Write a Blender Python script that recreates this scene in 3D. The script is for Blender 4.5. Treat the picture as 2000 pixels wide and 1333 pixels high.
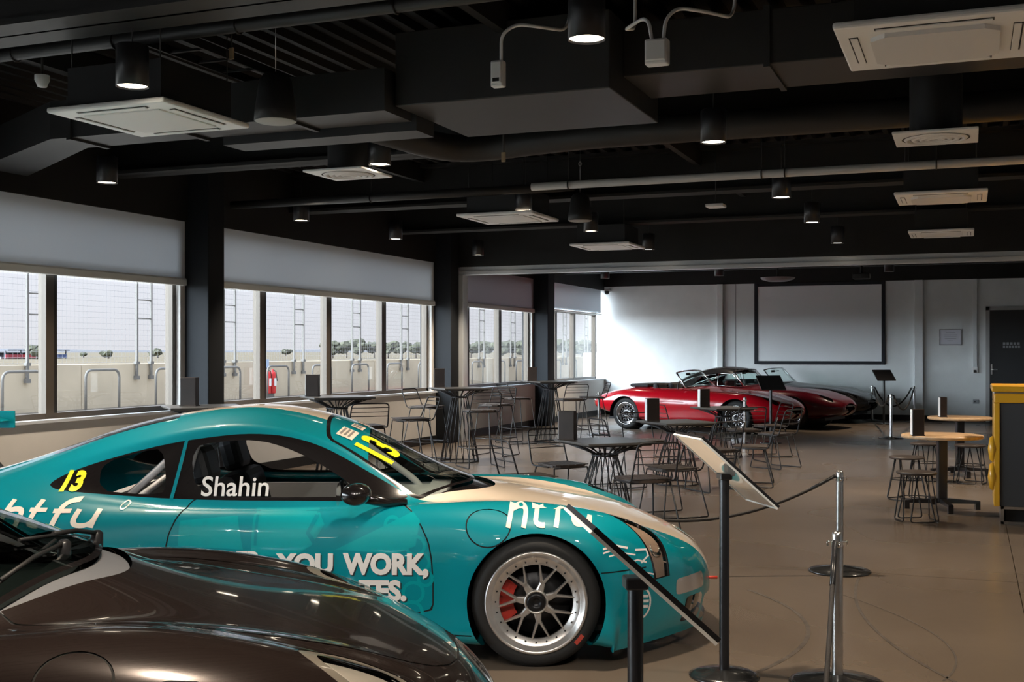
import bpy, bmesh, math, random
import numpy as np
from mathutils import Vector, Matrix
from mathutils.bvhtree import BVHTree

random.seed(7)
PI = math.pi
for o in list(bpy.data.objects):
    bpy.data.objects.remove(o, do_unlink=True)
SC = bpy.context.scene
COL = SC.collection

# ------------------------------------------------------------------ camera
F_PX, HORIZON, YAW, EYE = 2260.0, 686.0, math.radians(21.6), 1.57
cam_d = bpy.data.cameras.new('camera')
cam_d.sensor_width = 36.0
cam_d.lens = 36.0 * F_PX / 2000.0
cam_d.shift_y = (HORIZON - 666.5) / 2000.0
cam_d.clip_end = 3000
cam = bpy.data.objects.new('camera', cam_d)
cam.location = (0, 0, EYE)
cam.rotation_euler = (PI / 2, 0, YAW)
COL.objects.link(cam)
SC.camera = cam
CS, SN = math.cos(YAW), math.sin(YAW)

def cw(u, d):
    """right/ahead distances of a place from the photographer -> room x, y"""
    return (CS * u - SN * d, SN * u + CS * d)

# ------------------------------------------------------------------ world (hazy overcast sky)
w = bpy.data.worlds.new('hazy_sky'); SC.world = w
w.use_nodes = True
nt = w.node_tree; nt.nodes.clear()
tc = nt.nodes.new('ShaderNodeTexCoord')
sx = nt.nodes.new('ShaderNodeSeparateXYZ')
mr = nt.nodes.new('ShaderNodeMapRange')          # overcast sky: zenith three times the horizon
mr.inputs['From Min'].default_value = 0.0; mr.inputs['From Max'].default_value = 1.0
mr.inputs['To Min'].default_value = 1.0; mr.inputs['To Max'].default_value = 3.0
cr = nt.nodes.new('ShaderNodeValToRGB')
cr.color_ramp.elements[0].position = 0.0; cr.color_ramp.elements[0].color = (0.80, 0.80, 0.86, 1)
cr.color_ramp.elements[1].position = 0.35; cr.color_ramp.elements[1].color = (0.66, 0.77, 0.96, 1)
bg = nt.nodes.new('ShaderNodeBackground')
mul = nt.nodes.new('ShaderNodeMath'); mul.operation = 'MULTIPLY'; mul.inputs[1].default_value = 0.80
out = nt.nodes.new('ShaderNodeOutputWorld')
nt.links.new(tc.outputs['Generated'], sx.inputs[0])
nt.links.new(sx.outputs['Z'], mr.inputs['Value'])
nt.links.new(sx.outputs['Z'], cr.inputs['Fac'])
nt.links.new(mr.outputs['Result'], mul.inputs[0])
nt.links.new(mul.outputs[0], bg.inputs['Strength'])
nt.links.new(cr.outputs['Color'], bg.inputs['Color'])
nt.links.new(bg.outputs[0], out.inputs[0])

# ------------------------------------------------------------------ hazy sun behind thin cloud, high over the pit lane
sd = bpy.data.lights.new('sun', 'SUN'); sd.energy = 22.0; sd.angle = math.radians(88); sd.color = (0.80, 0.91, 1.0)
so = bpy.data.objects.new('sun', sd); COL.objects.link(so)
so.rotation_euler = Vector((.58, .60, -.50)).to_track_quat('-Z', 'Y').to_euler(); so.location = (-60, -30, 60)

SC.view_settings.view_transform = 'Standard'
SC.view_settings.look = 'None'
SC.view_settings.exposure = 0.45
SC.view_settings.gamma = 1.0
SC.view_settings.use_curve_mapping = False
LAMP_W = 280.0     # watts of one downlight spot

# ------------------------------------------------------------------ materials
MATS = {}
def mat(name, col, rough=0.5, metal=0.0, coat=0.0, var=0.0, vscale=8.0, bump=0.0, bscale=60.0,
        emit=None, estr=0.0, spec=0.5, col2=None, stretch=None, trans=0.0, alpha=1.0):
    if name in MATS:
        return MATS[name]
    m = bpy.data.materials.new(name); m.use_nodes = True
    n = m.node_tree.nodes; l = m.node_tree.links
    b = n['Principled BSDF']
    b.inputs['Base Color'].default_value = (*col, 1)
    b.inputs['Roughness'].default_value = rough
    b.inputs['Metallic'].default_value = metal
    b.inputs['Coat Weight'].default_value = coat
    b.inputs['Coat Roughness'].default_value = 0.03
    b.inputs['Specular IOR Level'].default_value = spec
    if trans:
        b.inputs['Transmission Weight'].default_value = trans
    if emit:
        b.inputs['Emission Color'].default_value = (*emit, 1)
        b.inputs['Emission Strength'].default_value = estr
    if var or bump:
        t = n.new('ShaderNodeTexCoord'); mp = n.new('ShaderNodeMapping')
        l.new(t.outputs['Object'], mp.inputs[0])
        if stretch:
            mp.inputs['Scale'].default_value = stretch
    if var:
        nz = n.new('ShaderNodeTexNoise'); nz.inputs['Scale'].default_value = vscale
        nz.inputs['Detail'].default_value = 6
        l.new(mp.outputs[0], nz.inputs['Vector'])
        rp = n.new('ShaderNodeValToRGB')
        c2 = col2 if col2 else tuple(max(0, c * (1 - var)) for c in col)
        rp.color_ramp.elements[0].position = 0.32; rp.color_ramp.elements[0].color = (*c2, 1)
        rp.color_ramp.elements[1].position = 0.68
        rp.color_ramp.elements[1].color = (*[min(1, c * (1 + var * 0.5)) for c in col], 1)
        l.new(nz.outputs['Fac'], rp.inputs[0]); l.new(rp.outputs[0], b.inputs['Base Color'])
    if bump:
        nb = n.new('ShaderNodeTexNoise'); nb.inputs['Scale'].default_value = bscale
        nb.inputs['Detail'].default_value = 4
        l.new(mp.outputs[0], nb.inputs['Vector'])
        bp = n.new('ShaderNodeBump'); bp.inputs['Strength'].default_value = bump
        bp.inputs['Distance'].default_value = 0.01
        l.new(nb.outputs['Fac'], bp.inputs['Height']); l.new(bp.outputs[0], b.inputs['Normal'])
    MATS[name] = m
    return m

def glass_mat(name, tint=(1, 1, 1), refl=0.06, rough=0.0, ior=1.45):
    """thin pane: clear film with a Fresnel reflection"""
    if name in MATS:
        return MATS[name]
    m = bpy.data.materials.new(name); m.use_nodes = True
    n = m.node_tree.nodes; l = m.node_tree.links; n.clear()
    o = n.new('ShaderNodeOutputMaterial'); mx = n.new('ShaderNodeMixShader')
    tr = n.new('ShaderNodeBsdfTransparent'); tr.inputs[0].default_value = (*tint, 1)
    gl = n.new('ShaderNodeBsdfGlossy'); gl.inputs['Roughness'].default_value = rough
    fr = n.new('ShaderNodeFresnel')
    ge = n.new('ShaderNodeNewGeometry'); mi = n.new('ShaderNodeMapRange')      # both faces of a thin pane reflect alike
    mi.inputs['To Min'].default_value = ior; mi.inputs['To Max'].default_value = 1.0 / ior
    l.new(ge.outputs['Backfacing'], mi.inputs['Value']); l.new(mi.outputs[0], fr.inputs[0])
    l.new(fr.outputs[0], mx.inputs[0]); l.new(tr.outputs[0], mx.inputs[1]); l.new(gl.outputs[0], mx.inputs[2])
    l.new(mx.outputs[0], o.inputs[0])
    MATS[name] = m
    return m

# ------------------------------------------------------------------ mesh helpers
class MB:
    """collects shapes; build() links them as one mesh object"""
    def __init__(s):
        s.v = []; s.f = []; s.sm = []
    def add(s, vs, fs, smooth=False):
        b = len(s.v); s.v += [tuple(p) for p in vs]
        for f in fs:
            s.f.append([i + b for i in f]); s.sm.append(smooth)
        return s
    def box(s, a, b, M=None):
        (x0, y0, z0), (x1, y1, z1) = a, b
        vs = [(x0, y0, z0), (x1, y0, z0), (x1, y1, z0), (x0, y1, z0), (x0, y0, z1), (x1, y0, z1), (x1, y1, z1), (x0, y1, z1)]
        if M is not None:
            vs = [M @ Vector(p) for p in vs]
        return s.add(vs, [(0, 3, 2, 1), (4, 5, 6, 7), (0, 1, 5, 4), (1, 2, 6, 5), (2, 3, 7, 6), (3, 0, 4, 7)])
    def cbox(s, a, b, c=0.01, M=None):
        """box with chamfered edges"""
        bm = bmesh.new()
        (x0, y0, z0), (x1, y1, z1) = a, b
        bmesh.ops.create_cube(bm, size=1)
        for v in bm.verts:
            v.co = ((x0 + x1) / 2 + v.co.x * (x1 - x0), (y0 + y1) / 2 + v.co.y * (y1 - y0), (z0 + z1) / 2 + v.co.z * (z1 - z0))
        bmesh.ops.bevel(bm, geom=bm.edges[:], offset=c, segments=2, affect='EDGES', profile=0.5)
        bm.verts.index_update()
        vs = [(M @ v.co) if M is not None else v.co.copy() for v in bm.verts]
        s.add(vs, [[v.index for v in f.verts] for f in bm.faces])
        bm.free(); return s
    def tube(s, pts, r, n=8, closed=False, caps=True):
        pts = [Vector(p) for p in pts]; N = len(pts)
        rs = r if isinstance(r, (list, tuple)) else [r] * N
        T = []
        for i in range(N):
            if closed:
                t = pts[(i + 1) % N] - pts[i - 1]
            else:
                t = pts[min(i + 1, N - 1)] - pts[max(i - 1, 0)]
            T.append(t.normalized() if t.length > 1e-9 else Vector((0, 0, 1)))
        up = Vector((0, 0, 1)) if abs(T[0].z) < 0.9 else Vector((1, 0, 0))
        nrm = (up - T[0] * up.dot(T[0])).normalized()
        vs = []
        for i in range(N):
            nrm = nrm - T[i] * nrm.dot(T[i])
            nrm = nrm.normalized() if nrm.length > 1e-6 else Vector((1, 0, 0))
            bn = T[i].cross(nrm)
            for k in range(n):
                a = 2 * PI * k / n
                vs.append(pts[i] + (nrm * math.cos(a) + bn * math.sin(a)) * rs[i])
        fs = []
        for i in range(N if closed else N - 1):
            j = (i + 1) % N
            for k in range(n):
                k2 = (k + 1) % n
                fs.append((i * n + k, i * n + k2, j * n + k2, j * n + k))
        s.add(vs, fs, True)
        if caps and not closed:
            b = len(s.v) - len(vs)
            s.f.append([b + k for k in range(n)][::-1]); s.sm.append(False)
            s.f.append([b + (N - 1) * n + k for k in range(n)]); s.sm.append(False)
        return s
    def lathe(s, prof, n=24, M=None, smooth=True):
        """prof: [(r, z), ...] about z"""
        vs = []; N = len(prof)
        for r, z in prof:
            for k in range(n):
                a = 2 * PI * k / n
                p = Vector((r * math.cos(a), r * math.sin(a), z))
                vs.append(M @ p if M is not None else p)
        fs = []
        for i in range(N - 1):
            for k in range(n):
                k2 = (k + 1) % n
                fs.append((i * n + k, i * n + k2, (i + 1) * n + k2, (i + 1) * n + k))
        return s.add(vs, fs, smooth)
    def disc(s, c, r, n=24, up=True):
        vs = [(c[0] + r * math.cos(2 * PI * k / n), c[1] + r * math.sin(2 * PI * k / n), c[2]) for k in range(n)]
        f = list(range(n))
        return s.add(vs, [f if up else f[::-1]])
    def prism(s, poly, z0, z1, M=None):
        n = len(poly)
        vs = [Vector((x, y, z0)) for x, y in poly] + [Vector((x, y, z1)) for x, y in poly]
        if M is not None:
            vs = [M @ p for p in vs]
        fs = [list(range(n))[::-1], [n + i for i in range(n)]]
        fs += [(i, (i + 1) % n, n + (i + 1) % n, n + i) for i in range(n)]
        return s.add(vs, fs)
    def build(s, name, m, parent=None, auto=True):
        me = bpy.data.meshes.new(name)
        me.from_pydata([tuple(p) for p in s.v], [], s.f)
        me.polygons.foreach_set('use_smooth', s.sm)
        me.update()
        me.materials.append(m)
        o = bpy.data.objects.new(name, me); COL.objects.link(o)
        if parent is not None:
            o.parent = parent
        return o

def rot(rx=0, ry=0, rz=0, loc=(0, 0, 0)):
    return Matrix.Translation(loc) @ Matrix.Rotation(rz, 4, 'Z') @ Matrix.Rotation(ry, 4, 'Y') @ Matrix.Rotation(rx, 4, 'X')

def arc(pts, r, n=5):
    """polyline with its inner corners rounded"""
    pts = [Vector(p) for p in pts]; out_ = [pts[0]]
    for i in range(1, len(pts) - 1):
        a, b, c = pts[i - 1], pts[i], pts[i + 1]
        da = (a - b); dc = (c - b)
        q = min(r, da.length * 0.48, dc.length * 0.48)
        p0 = b + da.normalized() * q; p1 = b + dc.normalized() * q
        for k in range(n + 1):
            t = k / n
            out_.append(p0 * (1 - t) ** 2 + b * 2 * t * (1 - t) + p1 * t ** 2)
    out_.append(pts[-1])
    return out_

def tag(o, label, cat, group=None):
    o['label'] = label; o['category'] = cat
    if group:
        o['group'] = group
    return o

def thing(name, label, cat, loc=(0, 0, 0), rotz=0.0, group=None):
    o = bpy.data.objects.new(name, None); COL.objects.link(o)
    o.location = loc; o.rotation_euler = (0, 0, rotz); o.empty_display_size = 0.1
    return tag(o, label, cat, group)

def struct(name, mb, m, parent=None):
    o = mb.build(name, m, parent)
    if parent is None:
        o['kind'] = 'structure'
    return o

def copy_tree(o, parent=None):
    c = o.copy(); COL.objects.link(c)
    if parent is not None:
        c.parent = parent
    for ch in list(o.children):
        copy_tree(ch, c)
    return c

def dup(root, loc, rotz, label, group=None):
    r = copy_tree(root); r.location = loc; r.rotation_euler = (0, 0, rotz); r['label'] = label
    if group:
        r['group'] = group
    return r

# ------------------------------------------------------------------ shared materials
def fabric_mat(name, col, through):
    m = bpy.data.materials.new(name); m.use_nodes = True
    n = m.node_tree.nodes; l = m.node_tree.links; n.clear()
    o = n.new('ShaderNodeOutputMaterial'); mx = n.new('ShaderNodeMixShader'); mx.inputs[0].default_value = through
    d = n.new('ShaderNodeBsdfDiffuse'); d.inputs[0].default_value = (*col, 1)
    t = n.new('ShaderNodeBsdfTranslucent'); t.inputs[0].default_value = (*col, 1)
    nz = n.new('ShaderNodeTexNoise'); nz.inputs['Scale'].default_value = 220; bp = n.new('ShaderNodeBump'); bp.inputs['Strength'].default_value = .05
    l.new(nz.outputs['Fac'], bp.inputs['Height']); l.new(bp.outputs[0], d.inputs['Normal'])
    l.new(d.outputs[0], mx.inputs[1]); l.new(t.outputs[0], mx.inputs[2]); l.new(mx.outputs[0], o.inputs[0])
    return m
BLACK = mat('black_paint', (0.012, 0.012, 0.013), 0.55, var=0.3, vscale=3)
CEILB = mat('black_ceiling_paint', (0.009, 0.009, 0.0095), 0.7, var=0.3, vscale=2)
DUCTM = mat('charcoal_duct_paint', (0.028, 0.028, 0.029), 0.5, var=0.15, vscale=2)
STEELB = mat('black_steel', (0.015, 0.015, 0.017), 0.32, 0.0, coat=0.3)
CHROME = mat('chrome', (0.75, 0.75, 0.76), 0.12, 1.0)
BRUSHED = mat('brushed_steel', (0.55, 0.54, 0.53), 0.28, 1.0, var=0.1, vscale=30)
WHITEP = mat('white_plastic', (0.78, 0.78, 0.78), 0.4)
RUBBER = mat('tyre_rubber', (0.012, 0.012, 0.012), 0.75, bump=0.1, bscale=90)

# =================================================================== ROOM SHELL
WX, BY = -8.48, 27.67           # window wall face, back wall face
RX, FY = 6.5, -5.0              # right wall, wall behind the photographer
DECK = 3.95

# floor: sealed concrete
def concrete_floor():
    m = bpy.data.materials.new('sealed_concrete'); m.use_nodes = True
    n = m.node_tree.nodes; l = m.node_tree.links; b = n['Principled BSDF']
    t = n.new('ShaderNodeTexCoord')
    n1 = n.new('ShaderNodeTexNoise'); n1.inputs['Scale'].default_value = 0.7; n1.inputs['Detail'].default_value = 4
    n2 = n.new('ShaderNodeTexNoise'); n2.inputs['Scale'].default_value = 9; n2.inputs['Detail'].default_value = 8
    l.new(t.outputs['Object'], n1.inputs['Vector']); l.new(t.outputs['Object'], n2.inputs['Vector'])
    r1 = n.new('ShaderNodeValToRGB')
    r1.color_ramp.elements[0].position = 0.2; r1.color_ramp.elements[0].color = (0.10, 0.076, 0.056, 1)
    r1.color_ramp.elements[1].position = 0.8; r1.color_ramp.elements[1].color = (0.155, 0.122, 0.094, 1)
    l.new(n1.outputs['Fac'], r1.inputs[0])
    mx = n.new('ShaderNodeMixRGB'); mx.blend_type = 'MULTIPLY'; mx.inputs[0].default_value = 0.14
    r2 = n.new('ShaderNodeValToRGB')
    r2.color_ramp.elements[0].position = 0.35; r2.color_ramp.elements[0].color = (0.6, 0.6, 0.6, 1)
    r2.color_ramp.elements[1].position = 0.6
    l.new(n2.outputs['Fac'], r2.inputs[0])
    l.new(r1.outputs[0], mx.inputs[1]); l.new(r2.outputs[0], mx.inputs[2]); l.new(mx.outputs[0], b.inputs['Base Color'])
    n3 = n.new('ShaderNodeTexNoise'); n3.inputs['Scale'].default_value = 0.5; n3.inputs['Detail'].default_value = 1; l.new(t.outputs['Object'], n3.inputs['Vector'])
    rr = n.new('ShaderNodeMapRange'); rr.inputs['To Min'].default_value = 0.20; rr.inputs['To Max'].default_value = 0.36
    l.new(n3.outputs['Fac'], rr.inputs['Value']); l.new(rr.outputs[0], b.inputs['Roughness'])
    return m
FLOORM = concrete_floor()
m = MB(); m.box((-8.7, -5.2, -0.14), (6.6, 27.8, -0.012)); floor_o = struct('floor', m, FLOORM)
# slabs with sawn joints between them
jx = [-8.7, -4.2, 0.3, 4.8, 6.6]; jy = [-5.2, 2.4, 8.55, 14.6, 21.0, 27.8]
for i in range(4):
    for j in range(5):
        g = 0.003
        MB().box((jx[i] + g, jy[j] + g, -0.011), (jx[i + 1] - g, jy[j + 1] - g, 0.0)).build('slab', FLOORM, floor_o)
# tyre scuffs drawn on the concrete by manoeuvred cars
SCUFF = mat('tyre_scuff_marks', (0.075, 0.06, 0.048), 0.6, var=0.4, vscale=14)
def scuff(pts, w_):
    mb = MB(); P = [Vector((*cw(*p), 0.0015)) for p in pts]; n_ = 28; L = []
    for k in range(n_ + 1):
        t = k / n_; a = (1 - t) ** 2; b_ = 2 * t * (1 - t); c_ = t * t
        L.append(P[0] * a + P[1] * b_ + P[2] * c_)
    vs = []
    for k, p in enumerate(L):
        t = (L[min(k + 1, n_)] - L[max(k - 1, 0)]).normalized(); s_ = Vector((-t.y, t.x, 0)) * w_ / 2
        vs += [p + s_, p - s_]
    mb.add(vs, [(2 * k, 2 * k + 1, 2 * k + 3, 2 * k + 2) for k in range(n_)])
    o = mb.build('trim_%d' % scuff.i, SCUFF); o['kind'] = 'structure'; scuff.i += 1
scuff.i = 20
scuff([(2.1, 7.5), (2.6, 6.2), (2.05, 5.5)], 0.012)
scuff([(2.4, 8.0), (1.75, 6.4), (2.25, 4.9)], 0.02)
scuff([(1.55, 7.6), (2.0, 6.5), (1.15, 5.6)], 0.025)

# walls ---------------------------------------------------------------
LOWW = mat('warm_white_wall_paint', (0.66, 0.64, 0.61), 0.6, var=0.04, vscale=4)
WALLW = mat('pale_grey_wall_paint', (0.80, 0.83, 0.84), 0.55, var=0.04, vscale=3)
SILLM = mat('grey_sill_laminate', (0.50, 0.53, 0.57), 0.35)
FRAMEM = mat('bronze_window_frame', (0.085, 0.068, 0.052), 0.4, 0.2)
FRAMED = mat('dark_window_seal', (0.015, 0.013, 0.012), 0.5)
GLASS = glass_mat('window_glass', (0.97, 0.975, 0.97))
SILL = 0.86; TOPW = 3.08
m = MB()
m.box((WX - 0.22, FY - 0.1, -0.12), (WX, BY + 0.2, SILL))
struct('wall_left', m, LOWW)
m = MB(); m.box((WX - 0.22, FY - 0.1, TOPW), (WX, BY + 0.2, DECK + 0.1))
struct('wall_left_upper', m, CEILB)
m = MB(); m.box((WX - 0.20, FY, SILL), (WX + 0.035, BY, SILL + 0.03)); struct('trim_1', m, SILLM)
m = MB(); m.box((WX, FY, 0), (WX + 0.02, BY, 0.13)); struct('baseboard_left', m, BLACK)
# piers between the window bays
COLM = mat('charcoal_pier_paint', (0.013, 0.015, 0.018), 0.7, spec=.2, var=0.08, vscale=2)
piers = [(4.15, 4.50), (11.15, 11.46), (17.88, 18.20), (22.73, 23.15)]
for k, (a, b) in enumerate(piers):
    m = MB(); m.cbox((WX - 0.3, a, 0), (WX + 0.29, b, DECK), 0.012); struct('column_%d' % (k + 1), m, COLM)
# white reveals beside the piers
for k, y in enumerate([11.10, 17.83, 22.68]):
    m = MB(); m.box((WX - 0.16, y - 0.035, SILL + 0.03), (WX - 0.04, y + 0.05, TOPW)); struct('trim_%d' % (k + 2), m, LOWW)

# windows: frames and panes per bay
GX = WX - 0.15
bays = [(-4.9, 4.15, [-2.7, -0.5, 1.8]), (4.50, 11.07, [6.95, 9.10]), (11.46, 17.80, [12.84, 14.51, 16.19]),
        (18.20, 22.65, [19.46, 21.03]), (23.15, 27.30, [24.33, 25.63])]
for k, (y0, y1, mull) in enumerate(bays):
    fr = MB()
    zt = 3.07
    fr.box((GX - 0.05, y0, SILL + 0.03), (GX + 0.05, y1, SILL + 0.085)); fr.box((GX - 0.05, y0, zt - 0.05), (GX + 0.05, y1, zt))
    fr.box((GX - 0.05, y0, SILL), (GX + 0.05, y0 + 0.07, zt)); fr.box((GX - 0.05, y1 - 0.07, SILL), (GX + 0.05, y1, zt))
    root = struct('window_%d' % (k + 1), fr, FRAMEM)
    edges = [y0 + 0.05] + list(mull) + [y1 - 0.05]
    for yy in mull:
        mm = MB(); mm.box((GX - 0.045, yy - 0.075, SILL + 0.05), (GX + 0.055, yy + 0.035, 2.44)); mm.build('mullion', FRAMEM, root)
        mm = MB(); mm.box((GX - 0.05, yy + 0.035, SILL + 0.05), (GX + 0.045, yy + 0.085, 2.44)); mm.build('seal_strip', FRAMED, root)
    for a, b in zip(edges[:-1], edges[1:]):
        mm = MB(); mm.box((GX - 0.006, a, SILL + 0.07), (GX, b, 2.45)); mm.build('pane', GLASS, root)
    MB().box((GX - 0.05, y0, 2.44), (GX + 0.05, y1, 2.50)).build('transom', FRAMEM, root); MB().box((GX - 0.006, y0 + .06, 2.49), (GX, y1 - .06, zt - .03)).build('pane', GLASS, root)

# roller blinds, drawn half way
BLINDM = fabric_mat('grey_blind_fabric', (0.74, 0.79, 0.86), 0.035)
BLINDD = fabric_mat('mauve_grey_blind_fabric', (0.42, 0.38, 0.41), 0.02)
RAILM = mat('pale_blind_rail', (0.85, 0.88, 0.87), 0.4)
bl = [(-4.9, 4.12, BLINDM, 2.33, 'grey roller blind over the window bay nearest the photographer'),
      (4.52, 11.13, BLINDM, 2.33, 'grey roller blind above the window behind the teal car'),
      (11.48, 17.86, BLINDM, 2.34, 'wide grey roller blind between the first and second charcoal piers'),
      (18.24, 22.71, BLINDD, 2.37, 'mauve grey roller blind just beyond the white door jamb'),
      (23.17, 27.48, BLINDM, 2.46, 'short grey roller blind in the corner beside the back wall')]
for k, (a, b, mt, zb, lab) in enumerate(bl):
    t = thing('roller_blind', lab, 'blind', (WX - 0.02, (a + b) / 2, zb), group='roller blinds along the window wall')
    h = (b - a) / 2
    m = MB(); m.add([(-0.012, -h, 0.05), (-0.012, h, 0.05), (-0.012, h, TOPW - zb), (-0.012, -h, TOPW - zb)], [(0, 1, 2, 3)]); m.build('fabric', mt, t)
    m = MB(); m.cbox((-0.03, -h, 0.0), (0.025, h, 0.075 if k < 4 else 0.03), 0.008); m.build('bottom_rail', RAILM, t)
    m = MB(); m.box((-0.005, -h, 0.075), (0.012, h, 0.087)); m.build('rail_lip', WHITEP, t)

# back wall ------------------------------------------------------------
m = MB(); m.box((WX - 0.2, BY, -0.1), (RX + 0.2, BY + 0.2, 3.17))
struct('wall_back', m, WALLW)
m = MB(); m.box((WX - 0.2, BY - 0.03, 3.17), (RX + 0.2, BY + 0.2, DECK + 0.1)); struct('wall_back_upper', m, CEILB)
m = MB(); m.box((WX, BY - 0.02, 0), (0.32, BY, 0.12)); struct('baseboard_back', m, BLACK)
for k, (a, b, p) in enumerate([(-5.64, -5.50, 0.10), (-1.17, -0.985, 0.10)]):
    m = MB(); m.cbox((a, BY - p, 0), (b, BY, 3.17), 0.008); struct('column_%d' % (k + 5), m, WALLW)
m = MB(); m.box((-5.215, BY - 0.004, 0.12), (-5.2, BY, 3.17)); struct('trim_6', m, mat('wall_joint_grey', (0.25, 0.26, 0.27), 0.6))
# door with frame, handle and lettering plate
DOORM = mat('dark_grey_door', (0.030, 0.031, 0.034), 0.45)
m = MB(); m.box((0.40, BY - 0.035, 0.01), (1.32, BY - 0.002, 2.47)); d1 = struct('door_1', m, DOORM)
m = MB(); m.box((0.32, BY - 0.05, 0), (0.40, BY, 2.55)); m.box((1.32, BY - 0.05, 0), (1.40, BY, 2.55)); m.box((0.32, BY - 0.05, 2.47), (1.40, BY, 2.55))
m.build('door_frame', mat('door_frame_grey', (0.42, 0.42, 0.42), 0.5), d1)
m = MB(); m.cbox((0.425, BY - 0.05, 1.05), (0.465, BY - 0.035, 1.28), 0.004); m.tube([(0.445, BY - 0.05, 1.16), (0.445, BY - 0.09, 1.16), (0.56, BY - 0.09, 1.16)], 0.009, 8)
m.build('door_handle', BRUSHED, d1)

# remaining shell, out of the picture
m = MB(); m.box((RX, FY - 0.2, -0.1), (RX + 0.2, BY + 0.2, DECK + 0.1)); struct('wall_right', m, WALLW)
m = MB(); m.box((WX - 0.2, FY - 0.2, -0.1), (RX + 0.2, FY, DECK + 0.1)); struct('wall_front', m, WALLW)

# ceiling: black ribbed steel deck
m = MB()
xs = []; x = WX - 0.2
prof = [(0.0, 0.0), (0.05, 0.0), (0.075, 0.055), (0.175, 0.055), (0.2, 0.0)]
pts = []
while x < RX + 0.2:
    for dx, dz in prof[:-1]:
        pts.append((x + dx, DECK + dz))
    x += 0.2
pts.append((x, DECK))
vs = []
for px, pz in pts:
    vs += [(px, FY - 0.2, pz), (px, BY + 0.2, pz)]
m.add(vs, [(2 * i, 2 * i + 1, 2 * i + 3, 2 * i + 2) for i in range(len(pts) - 1)])
m.box((WX - 0.3, FY - 0.3, DECK + 0.08), (RX + 0.3, BY + 0.3, DECK + 0.25))
struct('ceiling', m, CEILB)
# roof beams across the room
beams = [(2.0, 2.4, 3.50, DUCTM), (5.26, 5.66, 3.50, DUCTM), (9.72, 10.02, 3.42, CEILB), (13.3, 13.6, 3.42, CEILB), (16.2, 16.5, 3.42, CEILB), (21.3, 21.6, 3.30, CEILB), (24.5, 24.8, 3.30, CEILB)]
for k, (a, b, z, mt) in enumerate(beams):
    m = MB()
    m.box((WX, a, z), (RX, b, z + 0.035)); m.box((WX, a, DECK - 0.04), (RX, b, DECK)); m.box((WX, (a + b) / 2 - 0.012, z), (RX, (a + b) / 2 + 0.012, DECK))
    if k in (0, 1):
        m.box((WX, a + 0.02, z + 0.02), (RX, b - 0.02, DECK))
    struct('beam_%d' % (k + 1), m, mt)
# purlins along the room
for k, x in enumerate([-6.6, -3.0, 0.6, 4.2]):
    m = MB(); m.box((x, FY, 3.74), (x + 0.07, BY, DECK - 0.002)); struct('beam_%d' % (k + 8), m, CEILB)
# bulkhead over the folding wall, its track and jamb
m = MB(); m.box((WX, 18.22, 3.02), (RX, 18.46, DECK)); struct('wall_bulkhead', m, CEILB)
TRACKM = mat('pale_track_aluminium', (0.62, 0.65, 0.68), 0.35, 0.3)
m = MB(); m.cbox((WX + 0.27, 18.24, 2.88), (RX, 18.40, 2.945), 0.008); m.box((WX + 0.27, 18.28, 2.945), (RX, 18.36, 3.02)); struct('trim_7', m, TRACKM)
m = MB(); m.cbox((WX + 0.27, 18.22, 0), (WX + 0.36, 18.42, 2.88), 0.006); struct('trim_8', m, TRACKM)

# =================================================================== CAR BODY TOOLS
def bspline(P, sub, comp=0.75):
    """smooth rows of control points along axis 0 (uniform cubic, end points kept)"""
    P = np.asarray(P, float)
    def ev(C):
        C = np.concatenate([2 * C[:1] - C[1:2], C, 2 * C[-1:] - C[-2:-1]])
        n = len(C) - 3; o = []
        for i in range(n):
            for k in range(sub):
                t = k / sub
                b = ((1 - t) ** 3 / 6, (3 * t ** 3 - 6 * t * t + 4) / 6, (-3 * t ** 3 + 3 * t * t + 3 * t + 1) / 6, t ** 3 / 6)
                o.append(b[0] * C[i] + b[1] * C[i + 1] + b[2] * C[i + 2] + b[3] * C[i + 3])
        o.append(C[-3] / 6 + C[-2] * 4 / 6 + C[-1] / 6)
        return np.array(o)
    C = P.copy()
    for _ in range(2):
        E = ev(C)[::sub]
        C = C + comp * (P - E)
    return ev(C)

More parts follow.
